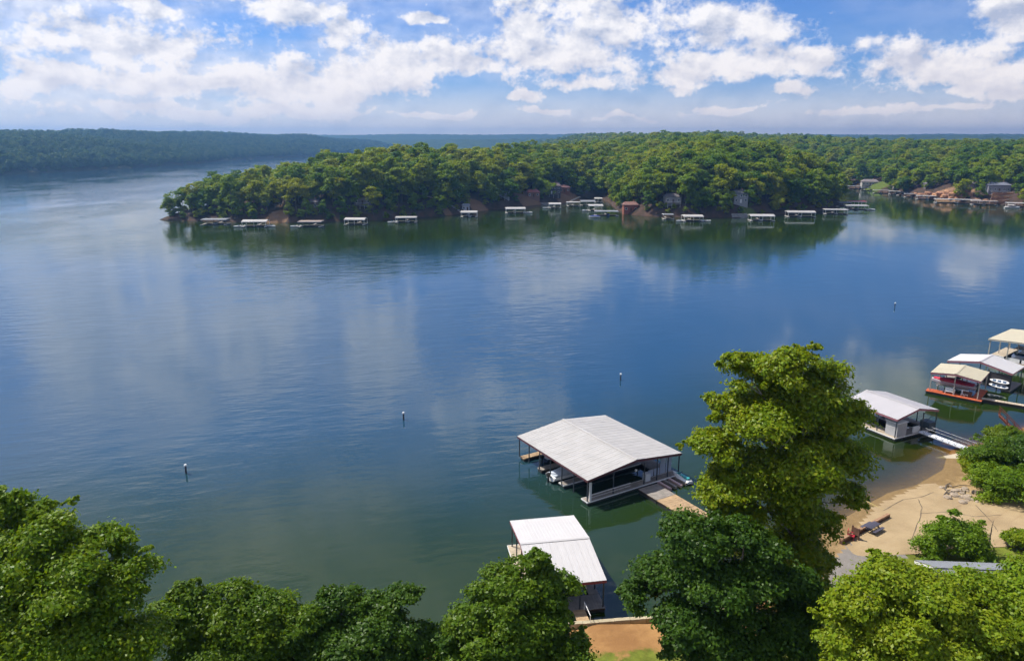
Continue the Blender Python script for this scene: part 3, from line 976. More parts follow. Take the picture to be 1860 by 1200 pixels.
def forest(name, label, X, Y, Z, smin, smax, seed, leaves=None):
    """a wood too large to count: points carrying whole crowns"""
    g = np.random.default_rng(seed)
    n = len(X)
    me = bpy.data.meshes.new(name)
    me.vertices.add(n)
    me.vertices.foreach_set('co', np.stack([X, Y, Z], -1).reshape(-1).astype(np.float32))
    for nm, arr in (('size', g.uniform(smin, smax, n)), ('turn', g.uniform(0, 6.28, n))):
        a = me.attributes.new(nm, 'FLOAT', 'POINT')
        a.data.foreach_set('value', arr.astype(np.float32))
    a = me.attributes.new('kind_index', 'INT', 'POINT')
    a.data.foreach_set('value', g.integers(0, 6, n).astype(np.int32))
    me.update()
    o = struct(link(name, me), 'stuff')
    o['label'] = label
    o['category'] = 'woods'
    ng = bpy.data.node_groups.new(name, 'GeometryNodeTree')
    ng.interface.new_socket('Geometry', in_out='INPUT', socket_type='NodeSocketGeometry')
    ng.interface.new_socket('Geometry', in_out='OUTPUT', socket_type='NodeSocketGeometry')
    N, L = ng.nodes, ng.links
    gi, go = N.new('NodeGroupInput'), N.new('NodeGroupOutput')
    join = N.new('GeometryNodeJoinGeometry')

    def attr(nm, typ):
        q = N.new('GeometryNodeInputNamedAttribute')
        q.data_type = typ
        q.inputs['Name'].default_value = nm
        return q.outputs['Attribute']
    ki_, sz, tn = attr('kind_index', 'INT'), attr('size', 'FLOAT'), attr('turn', 'FLOAT')
    cx = N.new('ShaderNodeCombineXYZ')
    L.new(tn, cx.inputs[2])
    for ki, src in first.items():
        cmp_ = N.new('FunctionNodeCompare')
        cmp_.data_type = 'INT'
        cmp_.operation = 'EQUAL'
        L.new(ki_, cmp_.inputs[2])
        cmp_.inputs[3].default_value = ki
        oi = N.new('GeometryNodeObjectInfo')
        oi.inputs['Object'].default_value = src
        oi.inputs['As Instance'].default_value = True
        ip = N.new('GeometryNodeInstanceOnPoints')
        L.new(gi.outputs[0], ip.inputs['Points'])
        L.new(cmp_.outputs[0], ip.inputs['Selection'])
        L.new(oi.outputs['Geometry'], ip.inputs['Instance'])
        L.new(cx.outputs[0], ip.inputs['Rotation'])
        L.new(sz, ip.inputs['Scale'])
        L.new(ip.outputs[0], join.inputs[0])
    if leaves:
        sm_ = N.new('GeometryNodeSetMaterial')
        sm_.inputs['Material'].default_value = leaves
        L.new(join.outputs[0], sm_.inputs['Geometry'])
        L.new(sm_.outputs[0], go.inputs[0])
    else:
        L.new(join.outputs[0], go.inputs[0])
    md = o.modifiers.new('woods', 'NODES')
    md.node_group = ng
    return o


forest('woodland', 'dense woods covering the rest of the peninsula', X[rest], Y[rest], Z[rest] - 1.0, 0.72, 1.18, 71)
X, Y, g = jitter(-500, 1900, 395, 2350, 8.6, 62)
rr_, aa = np.hypot(X, Y), np.degrees(np.arctan2(X, Y))
k = (aa > -20) & (aa < 42) & (rr_ < 2300) & ((X > 300) | (Y > 760))
X, Y = X[k], Y[k]
Z, sd = h_main(X, Y)
k = (sd > 1.5) & clear_mask(X, Y)
X, Y, Z = X[k], Y[k], Z[k]
forest('woodland', 'wooded hills rolling away behind the peninsula and cove', X, Y, Z - 2.0, 0.58, 1.16, 72)
X, Y, g = jitter(-2200, -420, 850, 3600, 9.5, 63)
aa = np.degrees(np.arctan2(X, Y))
Z, sd = h_left(X, Y)
k = (aa > -46) & (sd > 3) & (sd < 620)
forest('woodland', 'hazy wooded hillside across the open arm of the lake', X[k], Y[k], Z[k] - 2.0, 0.75, 1.15, 73, leaf_mat('deep_green_hill_leaves', [(0.026, 0.075, 0.014), (0.055, 0.120, 0.018), (0.095, 0.150, 0.018)], 0.2, 0.1))

# ------------------------------------------------------------------ roofs, docks, boats
PANEL_CACHE = {}


def roof_panel_mesh(wd, ln, m, rib=0.02):
    """ribbed sheet: x across, y downslope from 0 to -ln"""
    key = (round(wd, 3), round(ln, 3), m.name, rib)
    if key not in PANEL_CACHE:
        prof = [(0, 0), (0, rib), (0.04, rib), (0.06, 0), (wd * 0.47, 0), (wd * 0.49, rib * .6), (wd * 0.52, rib * .6), (wd * 0.54, 0), (wd - 0.004, 0)]
        vs = [(x, 0, z) for x, z in prof] + [(x, -ln, z) for x, z in prof]
        n = len(prof)
        mb = MB().add(vs, [(i, i + n, i + n + 1, i + 1) for i in range(n - 1)])
        mb.add([(0, 0, -0.015), (0, -ln, -0.015), (wd - 0.004, -ln, -0.015), (wd - 0.004, 0, -0.015)], [(3, 2, 1, 0)])
        mb.add([(0, -ln, -0.015), (wd - 0.004, -ln, -0.015), (wd - 0.004, -ln, 0.0), (0, -ln, 0)], [(0, 1, 2, 3)])
        PANEL_CACHE[key] = mb.mesh('roof_panel', m)
    return PANEL_CACHE[key]


def gable_roof(parent, L, W, ze, zr, m, fascia, panels=0, rib=0.02):
    """ridge along local x; returns the roof part"""
    hw = W / 2
    mb = MB()
    t = 0.06
    for s in (1, -1):
        mb.add([(-L / 2, 0, zr - t), (L / 2, 0, zr - t), (L / 2, s * hw, ze - t), (-L / 2, s * hw, ze - t), (-L / 2, 0, zr - 0.02), (L / 2, 0, zr - 0.02), (L / 2, s * hw, ze - 0.02), (-L / 2, s * hw, ze - 0.02)],
               [(0, 1, 2, 3), (7, 6, 5, 4), (3, 2, 6, 7), (0, 3, 7, 4), (1, 5, 6, 2)])
    roof = mb.build('roof', m if not panels else mat('roof_purlin_deck', (0.10, 0.085, 0.085), 0.8), parent)
    if panels:
        sl = math.hypot(hw, zr - ze)
        wd = L / panels
        pm = roof_panel_mesh(wd, sl, m, rib)
        ang = math.atan2(zr - ze, hw)
        for i in range(panels):
            o = link('roof_panel', pm, roof)
            o.location = (-L / 2 + i * wd, 0, zr)
            o.rotation_euler = (ang, 0, 0)
            o = link('roof_panel', pm, roof)
            o.location = (-L / 2 + (i + 1) * wd, 0, zr)
            o.rotation_euler = (ang, 0, math.pi)
        MB().add([(-L / 2, -0.22, zr + 0.03), (-L / 2, 0, zr + 0.085), (-L / 2, 0.22, zr + 0.03), (L / 2, -0.22, zr + 0.03), (L / 2, 0, zr + 0.085), (L / 2, 0.22, zr + 0.03)],
                 [(0, 3, 4, 1), (1, 4, 5, 2)]).build('ridge_cap', m, roof)
    for s in (1, -1):   # eave fascia
        MB().box(-L / 2, L / 2, s * (hw - 0.04) - 0.03, s * (hw - 0.04) + 0.03, ze - 0.32, ze - 0.07).build('fascia', fascia, roof)
    for s in (1, -1):   # gable trim
        x0, x1 = s * L / 2 - 0.04 * s - 0.03, s * L / 2 - 0.04 * s + 0.03
        mb = MB()
        mb.add([(x0, -hw + .08, ze - .34), (x1, -hw + .08, ze - .34), (x1, 0, zr - .34), (x0, 0, zr - .34), (x0, -hw + .08, ze - .07), (x1, -hw + .08, ze - .07), (x1, 0, zr - .07), (x0, 0, zr - .07)],
               [(0, 3, 2, 1), (4, 5, 6, 7), (0, 1, 5, 4), (1, 2, 6, 5), (3, 0, 4, 7)])
        mb.add([(x0, hw - .08, ze - .34), (x1, hw - .08, ze - .34), (x1, 0, zr - .34), (x0, 0, zr - .34), (x0, hw - .08, ze - .07), (x1, hw - .08, ze - .07), (x1, 0, zr - .07), (x0, 0, zr - .07)],
               [(0, 1, 2, 3), (4, 7, 6, 5), (0, 4, 5, 1), (1, 5, 6, 2), (3, 7, 4, 0)])
        mb.build('gable_trim', fascia, roof)
    return roof


def posts(parent, pts, z1, m, r=0.06, z0=0.45):
    key = ('post', round(z1, 2), r, m.name)
    if key not in PANEL_CACHE:
        PANEL_CACHE[key] = MB().box(-r, r, -r, r, z0, z1).mesh('post', m)
    for x, y in pts:
        link('post', PANEL_CACHE[key], parent, (x, y, 0))


def deck(parent, x0, x1, y0, y1, m, z=0.5, trim=None, planks=None, along='y'):
    if planks is None:
        d = MB().box(x0, x1, y0, y1, z - 0.16, z).build('deck', m, parent)
    else:
        d = MB().box(x0 + .02, x1 - .02, y0 + .02, y1 - .02, z - 0.18, z - 0.045).build('deck', DARKWOOD(), parent)
        ln, wd = (x1 - x0, y1 - y0) if along == 'y' else (y1 - y0, x1 - x0)
        n = max(2, int(round(ln / planks)))
        st = ln / n
        key = ('pl', round(st, 3), round(wd, 3), m.name)
        if key not in PANEL_CACHE:
            PANEL_CACHE[key] = MB().box(-st / 2 + 0.012, st / 2 - 0.012, -wd / 2, wd / 2, -0.04, 0).mesh('plank', m)
        for i in range(n):
            c = st * (i + 0.5)
            if along == 'y':
                link('plank', PANEL_CACHE[key], d, (x0 + c, (y0 + y1) / 2, z + random.uniform(-0.006, 0.006)))
            else:
                link('plank', PANEL_CACHE[key], d, ((x0 + x1) / 2, y0 + c, z + random.uniform(-0.006, 0.006)), R(90))
    MB().box(x0 + .08, x1 - .08, y0 + .08, y1 - .08, -0.25, z - 0.19).build('float', FLOAT(), parent)
    if trim:
        mb = MB()
        e = 0.05
        for a in ((x0 - e, x1 + e, y0 - e, y0 - 0.003), (x0 - e, x1 + e, y1 + 0.003, y1 + e), (x0 - e, x0 - 0.003, y0, y1), (x1 + 0.003, x1 + e, y0, y1)):
            mb.box(a[0], a[1], a[2], a[3], z - 0.15, z + 0.02)
        mb.build('deck_edging', trim, parent)
    return d


def boat(label, loc, rz, L=6.5, B=2.3, hull=None, deckc=None, seat=None, shield=True, motor=True, name='motorboat', group=None, stripe=None, cover=None, canopy=None):
    """bow towards local +x"""
    o = thing(name, label, 'boat', loc, rz, group)
    st = [(-0.5, 0.92, -0.05), (-0.25, 1.0, -0.08), (0.1, 0.97, -0.08), (0.3, 0.72, -0.02), (0.43, 0.36, 0.12), (0.5, 0.04, 0.32)]
    rings = []
    for f, wd, kz in st:
        x, hb = f * L, B / 2 * wd
        sh = 0.62 + 0.25 * max(0, f + 0.1)
        rings.append([(x, -hb, sh), (x, -hb * 0.98, 0.30), (x, -hb * 0.72, 0.02 + max(0, kz)), (x, 0, kz - 0.12), (x, hb * 0.72, 0.02 + max(0, kz)), (x, hb * 0.98, 0.30), (x, hb, sh)])
    mb = MB()
    mb.loft(rings, 0, cap=False, closed=False)
    mb.add(rings[0], [tuple(range(7))])
    h_ = mb.build('hull', hull or GEL(), o)
    if stripe:
        mb = MB()
        for s in (1, -1):
            r2 = [[(r[0][0], s * abs(r[0][1]) * 1.0 + s * 0.012, r[0][2] - 0.10), (r[0][0], s * abs(r[1][1]) + s * 0.02, r[1][2] + 0.06)] for r in rings]
            mb.loft(r2, 0, cap=False, closed=False)
        mb.build('stripe', stripe, h_)
    # deck with sunken cockpit
    mb = MB()
    top = [(r[0][0], abs(r[0][1]), r[0][2]) for r in rings]
    inn = [(-0.44 * L, B * 0.36), (-0.2 * L, B * 0.37), (0.12 * L, B * 0.34)]
    for s in (1, -1):
        for i in range(2):
            a, b = top[i], top[i + 1]
            mb.add([(a[0], s * a[1], a[2]), (b[0], s * b[1], b[2]), (inn[i + 1][0], s * inn[i + 1][1], b[2] + .02), (inn[i][0], s * inn[i][1], a[2] + .02)], [(0, 1, 2, 3)])
            mb.add([(inn[i][0], s * inn[i][1], a[2] + .02), (inn[i + 1][0], s * inn[i + 1][1], b[2] + .02), (inn[i + 1][0], s * inn[i + 1][1], .22), (inn[i][0], s * inn[i][1], .22)], [(0, 1, 2, 3)])
    for i in range(2, 5):
        a, b = top[i], top[i + 1]
        c = 0.10
        mb.add([(a[0], -a[1], a[2]), (a[0], 0, a[2] + c), (a[0], a[1], a[2]), (b[0], -b[1], b[2]), (b[0], 0, b[2] + (c if i < 4 else 0)), (b[0], b[1], b[2])], [(0, 3, 4, 1), (1, 4, 5, 2)])
    mb.add([(-0.44 * L, -B * .36, .22), (0.12 * L, -B * .34, .22), (0.12 * L, B * .34, .22), (-0.44 * L, B * .36, .22)], [(0, 1, 2, 3)])
    mb.add([(0.12 * L, -B * .34, .22), (0.12 * L, B * .34, .22), (0.12 * L, B * .34, .74), (0.12 * L, -B * .34, .74)], [(0, 1, 2, 3)])
    mb.add([(-0.5 * L, -top[0][1], top[0][2]), (-0.44 * L, -B * .36, top[0][2] + .02), (-0.44 * L, B * .36, top[0][2] + .02), (-0.5 * L, top[0][1], top[0][2])], [(0, 1, 2, 3)])
    mb.build('deck', deckc or GEL(), o)
    sm = seat or mat('boat_upholstery', (0.55, 0.54, 0.50), 0.7)
    if cover:
        rg = []
        for f, wd, zz in ((-0.46, 0.9, 0.72), (-0.3, 0.96, 0.98), (-0.05, 0.96, 1.22), (0.15, 0.9, 1.15), (0.32, 0.62, 0.98), (0.44, 0.3, 0.96)):
            hb = B / 2 * wd
            b0 = 0.70 + 0.2 * max(0, f + 0.1)
            rg.append([(f * L, -hb, b0), (f * L, -hb * 0.6, zz), (f * L, 0, zz + 0.08), (f * L, hb * 0.6, zz), (f * L, hb, b0)])
        MB().loft(rg, 0, cap=True, closed=True).build('boat_cover', cover, o, smooth=True)
    else:
        MB().box(-0.42 * L, -0.32 * L, -B * .33, B * .33, .23, .56).box(-0.43 * L, -0.405 * L, -B * .33, B * .33, .57, .86).build('bench_seat', sm, o)
        for s in (1, -1):
            MB().box(-0.08 * L, 0.0, s * B * .2 - .22, s * B * .2 + .22, .23, .6).box(-0.09 * L, -0.065 * L, s * B * .2 - .22, s * B * .2 + .22, .61, 1.0).build('helm_seat', sm, o)
        if shield:
            MB().add([(0.06 * L, -B * .40, .75), (0.17 * L, -B * .25, .80), (0.17 * L, B * .25, .80), (0.06 * L, B * .40, .75), (0.03 * L, -B * .36, 1.12), (0.10 * L, -B * .22, 1.2), (0.10 * L, B * .22, 1.2), (0.03 * L, B * .36, 1.12)],
                     [(0, 1, 5, 4), (1, 2, 6, 5), (2, 3, 7, 6)]).build('windshield', GLASS(), o)
    if motor:
        x = -0.5 * L
        MB().box(x - .55, x - .08, -.2, .2, .62, 1.1).box(x - .42, x - .2, -.09, .09, -.35, .63).box(x - .07, x - .005, -.12, .12, .45, .7).build('outboard_motor', mat('motor_black', (0.02, 0.02, 0.022), 0.3), o)
    if canopy:
        MB().box(-0.3 * L, 0.12 * L, -B * .45, B * .45, 2.0, 2.06).build('canopy', canopy, o)
        for sx in (-0.28, 0.10):
            for s in (1, -1):
                MB().tube([(sx * L, s * B * .43, .6), (sx * L, s * B * .43, 2.0)], 0.025, 4).build('canopy_pole', ALU(), o)
    return o


# ---- the big dock
A, Bc, Cc = at(940, 792, 3.6), at(1068, 873, 3.6), at(1238, 822, 3.6)
ex = (A - Bc).normalized()            # along the ridge, away from the shore
ctr = (A + Cc) / 2
L1, W1 = (A - Bc).length, (Cc - Bc).length
rz1 = math.atan2(ex.y, ex.x)
dk = thing('boat_dock', 'largest white ribbed-roof boat dock, joined to a wide plank bridge', 'boat dock', (ctr.x, ctr.y, 0), rz1)
# local frame: +x away from shore, +y: from C side to B side?
ly = Vector((-ex.y, ex.x, 0))
sB = 1 if (Bc - ctr).dot(ly) > 0 else -1    # side of the slip mouths (A-B eave)
gable_roof(dk, L1, W1, 3.6, 4.55, WHITE(), MAROON(), panels=18)
hl, hw = L1 / 2, W1 / 2
ps = []
for f in (-0.97, -0.62, -0.3, 0.02, 0.34, 0.66, 0.97):
    ps += [(hl * f, sB * hw * 0.97), (hl * f, -sB * hw * 0.97)]
ps += [(-hl * 0.97, hw * f) for f in (-0.72, -0.48, -0.2, 0.45)] + [(hl * 0.97, hw * f) for f in (-0.5, 0, 0.5)] + [(hl * 0.34, sB * hw * 0.3), (-hl * 0.3, sB * hw * 0.3)]
posts(dk, ps, 3.6, STEEL(), 0.06)
yy = lambda a, b: (min(sB * a, sB * b), max(sB * a, sB * b))
y0, y1 = yy(hw * 0.98, -hw * 0.98)
deck(dk, -hl * 0.99, -hl * 0.84, y0, y1, GREYWOOD(), trim=TRIM(), planks=0.3, along='x')
y0, y1 = yy(-hw * 0.70, -hw * 0.98)
deck(dk, -hl * 0.83, hl * 0.98, y0, y1, GREYWOOD())
for f in (-0.28, 0.36, 0.90):
    y0, y1 = yy(hw * 0.96, -hw * 0.69)
    deck(dk, hl * f - 0.55, hl * f + 0.55, y0, y1, WOOD() if f > 0.8 else GREYWOOD(), trim=TRIM() if f < 0 else None)
for s in (1, -1):   # rafters under the roof
    for i in range(7):
        x = -hl * 0.96 + i * hl * 0.32
        MB().add([(x - .05, 0, 4.2), (x + .05, 0, 4.2), (x + .05, s * hw * .95, 3.28), (x - .05, s * hw * .95, 3.28), (x - .05, 0, 4.42), (x + .05, 0, 4.42), (x + .05, s * hw * .95, 3.50), (x - .05, s * hw * .95, 3.50)],
                 [(0, 1, 2, 3), (7, 6, 5, 4), (0, 4, 5, 1), (1, 5, 6, 2), (2, 6, 7, 3), (3, 7, 4, 0)]).build('rafter', MAROON(), dk)
# storage wall panels and lockers on the shore side
PALE = mat('pale_blue_panel', (0.40, 0.45, 0.55), 0.6)
for i in range(4):
    a = -0.42 - i * 0.135
    y0, y1 = yy(hw * (a - 0.115), hw * a)
    MB().box(-hl * 0.83, -hl * 0.83 + 0.06, y0, y1, 0.55, 1.55 if i < 2 else 3.3).build('wall_panel', PALE, dk)
y0, y1 = yy(-hw * 0.28, -hw * 0.38)
MB().box(-hl * 0.93, -hl * 0.85, y0, y1, 0.51, 1.6).build('locker', mat('locker_white', (0.6, 0.62, 0.64), 0.5), dk)
y0, y1 = yy(hw * 0.93, hw * 0.89)
MB().box(-hl * 0.975, -hl * 0.955, y0, y1, 0.5, 3.0).build('corner_post', TRIM(), dk)
y0, y1 = yy(hw * 0.92, hw * 0.1)
MB().tube([(-hl * 0.98, y0, 1.35), (-hl * 0.98, y1, 1.35)], 0.04, 5).build('rail', TRIM(), dk)
MB().tube([(-hl * 0.98, y0, 0.95), (-hl * 0.98, y1, 0.95)], 0.03, 5).build('rail', TRIM(), dk)
lp = Vector((-hl * 0.9, -sB * hw * 0.08, 0))
mbg = MB()
mbg.tube([(lp.x, lp.y, 2.35), (lp.x, lp.y, 2.45), (lp.x, lp.y, 2.62), (lp.x, lp.y, 2.7)], [0.08, 0.16, 0.16, 0.05], 10)
mbg.build('globe_lamp', mat('milk_glass', (0.8, 0.8, 0.78), 0.3), dk)
dk_m = Matrix.Translation((ctr.x, ctr.y, 0)) @ Matrix.Rotation(rz1, 4, 'Z')
p = dk_m @ Vector((hl * -0.02, sB * hw * 0.62, 0.25))
boat('white runabout with a pale canvas top moored in the largest dock', p, rz1 - sB * R(90), 6.2, 2.3, cover=mat('pale_canvas', (0.45, 0.50, 0.56), 0.8))
p = dk_m @ Vector((hl * 0.62, sB * hw * 0.35, 0.25))
boat('dark fishing boat deep inside the largest dock', p, rz1 - sB * R(90), 5.4, 2.0, hull=mat('navy_hull', (0.02, 0.03, 0.06), 0.25), shield=False)

# ---- plank bridge to the shore
b0 = (at(1156, 889, .5) + at(1196, 879, .5)) / 2
bd = Vector((0.504, -0.863, 0)).normalized()
bl_, bw = 23.0, 3.2
br = thing('plank_bridge', 'wide tan plank bridge from the largest dock to the shore', 'bridge', (b0.x, b0.y, 0), math.atan2(bd.y, bd.x))
for i, (xa, xb) in enumerate(((0.0, 3.6), (3.65, 7.2), (7.25, 10.8))):
    deck(br, xa, xb, -bw / 2, bw / 2, WOOD() if i else GREYWOOD(), z=0.62, planks=0.27)
deck(br, 10.85, bl_, -bw / 2 + 1.15, bw / 2, WOOD(), z=0.72, planks=0.27)
deck(br, 8.6, 10.8, -bw / 2 - 1.25, -bw / 2 - 0.03, WOOD(), z=0.5, planks=0.3)
RUST = mat('rusty_pipe', (0.14, 0.06, 0.035), 0.7)
for xx in (8.7, 10.7, 13.0, 15.3):
    MB().tube([(xx, -bw / 2 + (0.08 if xx < 10.8 else 1.25), 0.6), (xx, -bw / 2 + (0.08 if xx < 10.8 else 1.25), 1.75)], 0.04, 5).build('rail_post', RUST, br)
MB().tube([(8.7, -bw / 2 + .08, 1.5), (10.7, -bw / 2 + .08, 1.5)], 0.03, 5).build('hand_rail', RUST, br)
MB().tube([(10.7, -bw / 2 + 1.25, 1.5), (20, -bw / 2 + 1.25, 1.5)], 0.03, 5).build('hand_rail', RUST, br)
for xx in (9.6, 12.4, 15.0, 18.0):
    MB().tube([(xx, bw / 2 - .06, 0.6), (xx, bw / 2 - .06, 1.6)], 0.035, 5).build('rail_post', ALU(), br)
MB().tube([(9.6, bw / 2 - .06, 1.58), (19, bw / 2 - .06, 1.58)], 0.045, 5).build('hand_rail', ALU(), br)

# ---- floating cradle and water scooter beside the dock
pr_ = at(1222, 874, 0)
rzj = math.atan2(bd.y, bd.x)
cr_ = thing('scooter_ramp', 'slatted drive-on float beside the plank bridge', 'float', (pr_.x, pr_.y, 0), rzj)
for i in range(5):
    MB().box(-1.9, 1.9, -2.3 + i * 0.95, -1.9 + i * 0.95, -0.1, 0.34 + 0.02 * (i % 2)).build('slat', GREYWOOD() if i % 2 else mat('pink_worn_plastic', (0.5, 0.35, 0.33), 0.6), cr_)
MB().box(-1.5, -1.2, -2.5, 2.1, -0.2, -0.11).box(1.2, 1.5, -2.5, 2.1, -0.2, -0.11).build('crossbar', FLOAT(), cr_)


def scooter(label, loc, rz, c2):
    o = thing('water_scooter', label, 'jet ski', loc, rz)
    rg = []
    for f, wd, zt in ((-0.5, 0.86, 0.36), (-0.2, 1.0, 0.46), (0.15, 0.95, 0.62), (0.35, 0.62, 0.60), (0.5, 0.08, 0.5)):
        hb, x = 0.62 * wd, f * 3.3
        rg.append([(x, -hb, 0.25 + .12 * max(0, f)), (x, -hb * 0.75, 0.02 + .3 * max(0, f)), (x, hb * 0.75, 0.02 + .3 * max(0, f)), (x, hb, 0.25 + .12 * max(0, f)), (x, hb * 0.6, zt), (x, -hb * 0.6, zt)])
    MB().loft(rg).build('hull', GEL(), o)
    MB().box(-1.35, 0.15, -0.2, 0.2, 0.44, 0.72).build('saddle', c2, o)
    MB().add([(0.35, -.25, .64), (0.35, .25, .64), (1.1, .15, .62), (1.1, -.15, .62), (0.3, -.15, .95), (0.3, .15, .95)], [(0, 3, 4), (1, 5, 2), (4, 3, 2, 5), (0, 4, 5, 1)]).build('cowl', c2, o)
    MB().tube([(0.2, -.4, .98), (0.2, .4, .98)], 0.03, 5).build('handlebar', STEEL(), o)
    return o


p = at(1238, 868, 0.3)
scooter('white and teal water scooter on the float beside the largest dock', (p.x, p.y, 0.15), rzj + R(180), mat('teal_plastic', (0.05, 0.36, 0.36), 0.3))

# ---- the near dock
A, D_, C_ = at(927, 945, 3.6), at(1043, 935, 3.6), at(1101, 1053, 3.6)
exn = (D_ - A).normalized()             # ridge direction
rzn = math.atan2(exn.y, exn.x)
Bn = A + (C_ - D_)
cn = (A + C_) / 2
Ln, Wn = (D_ - A).length, (C_ - D_).length
nd_ = thing('boat_dock', 'white ribbed-roof dock partly hidden by the bright green shore tree', 'boat dock', (cn.x, cn.y, 0), rzn)
gable_roof(nd_, Ln, Wn, 3.6, 4.5, mat('bright_white_metal_roof', (0.49, 0.475, 0.475), 0.45, 0, 0.05, 0.7, objvar=0.015), mat('red_brown_fascia', (0.20, 0.03, 0.05), 0.5), panels=10)
posts(nd_, [(Ln / 2 * a, Wn / 2 * b) for a in (-0.94, 0.94) for b in (-0.96, -0.5, 0.05, 0.5, 0.96)] + [(0.15 * Ln, -Wn / 2 * .96), (-0.2 * Ln, -Wn / 2 * .96)], 3.6, STEEL(), 0.06)
deck(nd_, -Ln / 2 - 0.25, -Ln / 2 + 1.1, -Wn / 2, Wn / 2, mat('pale_deck', (0.46, 0.38, 0.28), 0.8, 0, 0.2, 1.0, objvar=0.06), planks=0.3, along='x', trim=TRIM())
deck(nd_, -Ln / 2 + 1.2, Ln / 2, -Wn / 2, -Wn / 2 + 2.4, GREYWOOD(), planks=0.3)
deck(nd_, Ln / 2 - 1.0, Ln / 2, -Wn / 2 + 2.45, Wn / 2, GREYWOOD())
for i in range(3):
    MB().tube([(Ln / 2 * (-0.6 + 0.5 * i), -Wn / 2 * .96, 3.4), (Ln / 2 * (-0.45 + 0.5 * i), -Wn / 2 * 0.8, 2.0)], 0.045, 5).build('brace', TRIM(), nd_)
nd_m = Matrix.Translation((cn.x, cn.y, 0)) @ Matrix.Rotation(rzn, 4, 'Z')
p = nd_m @ Vector((0.6, 1.6, 0.2))
boat('white boat sheltered under the nearer white roof', p, rzn + R(90), 6.0, 2.2)
g0 = nd_m @ Vector((Ln * 0.12, -Wn / 2 - 0.1, 0))
gw = thing('gangway', 'narrow gangway between the nearer white dock and the sea wall', 'gangway', (g0.x, g0.y, 0), rzn - R(90))
deck(gw, 0.05, 2.4, -0.6, 0.6, WOOD(), z=0.75, planks=0.3)
MB().tube([(0.1, .55, 1.6), (2.35, .55, 1.6)], 0.035, 5).build('hand_rail', TRIM(), gw)
for xx in (0.15, 2.3):
    MB().tube([(xx, .55, .76), (xx, .55, 1.58)], 0.03, 5).build('rail_post', TRIM(), gw)

# ---- grey-white dock right of the tall tree
A, Bc, Cc = at(1543, 729, 3.6), at(1640, 765, 3.6), at(1697, 741, 3.6)
ex = (A - Bc).normalized()
ctr = (A + Cc) / 2
L2, W2 = (A - Bc).length, (Cc - Bc).length
rz2 = math.atan2(ex.y, ex.x)
ly = Vector((-ex.y, ex.x, 0))
sB = 1 if (Bc - ctr).dot(ly) > 0 else -1
d2 = thing('boat_dock', 'pale grey roofed dock with a white shed corner, beside the tallest tree', 'boat dock', (ctr.x, ctr.y, 0), rz2)
gable_roof(d2, L2, W2, 3.6, 4.6, mat('pale_grey_metal_roof', (0.42, 0.405, 0.42), 0.5, 0, 0.06, 0.8, objvar=0.01), mat('rose_fascia', (0.34, 0.13, 0.16), 0.5), panels=14, rib=0.02)
hl, hw = L2 / 2, W2 / 2
posts(d2, [(hl * a, hw * b) for a in (-0.96, -0.3, 0.35, 0.96) for b in (-0.96, 0.96)] + [(-hl * .96, -sB * hw * .3)], 3.6, STEEL(), 0.06)
yy = lambda a, b: (min(sB * a, sB * b), max(sB * a, sB * b))
y0, y1 = yy(hw * 1.02, hw * 0.55)
deck(d2, -hl, hl, y0, y1, mat('pale_deck', (0.46, 0.38, 0.28)), trim=TRIM())
y0, y1 = yy(hw * 0.54, -hw)
deck(d2, -hl, -hl * 0.6, y0, y1, GREYWOOD(), trim=TRIM())
y0, y1 = yy(-hw * 0.75, -hw)
deck(d2, -hl * 0.58, hl, y0, y1, GREYWOOD())
y0, y1 = yy(hw * 0.9, hw * 0.46)
sh = MB().box(-hl * 0.97, -hl * 0.55, y0, y1, 0.52, 2.7).build('shed', mat('corrugated_white_wall', (0.46, 0.46, 0.47), 0.5, 0, 0.1, 1.0), d2)
y0, y1 = yy(hw * 0.93, hw * 0.42)
MB().box(-hl, -hl * 0.52, y0, y1, 2.71, 2.8).build('shed_roof', TRIM(), sh)
y0, y1 = yy(hw * 0.12, -hw * 0.2)
MB().box(-hl * 0.97, -hl * 0.93, y0, y1, 0.52, 1.5).build('half_wall', TRIM(), d2)
y0, y1 = yy(-hw * 0.62, -hw * 0.92)
MB().box(-hl * 0.98, -hl * 0.66, y0, y1, 0.52, 1.5).box(-hl * 0.99, -hl * 0.65, y0 - .02, y1 + .02, 1.505, 1.6).build('dock_box', mat('teal_grey_box', (0.05, 0.08, 0.10), 0.5), d2)
MB().tube([(-hl * .96, -sB * hw * .96, 3.4), (-hl * .96, -sB * hw * .35, 1.6)], 0.04, 5).build('brace', STEEL(), d2)
d2m = Matrix.Translation((ctr.x, ctr.y, 0)) @ Matrix.Rotation(rz2, 4, 'Z')
p = d2m @ Vector((hl * 0.2, -sB * hw * 0.1, 0.25))
boat('dark boat inside the pale grey roofed dock', p, rz2, 6.0, 2.2, hull=mat('black_hull', (0.02, 0.02, 0.025), 0.25))
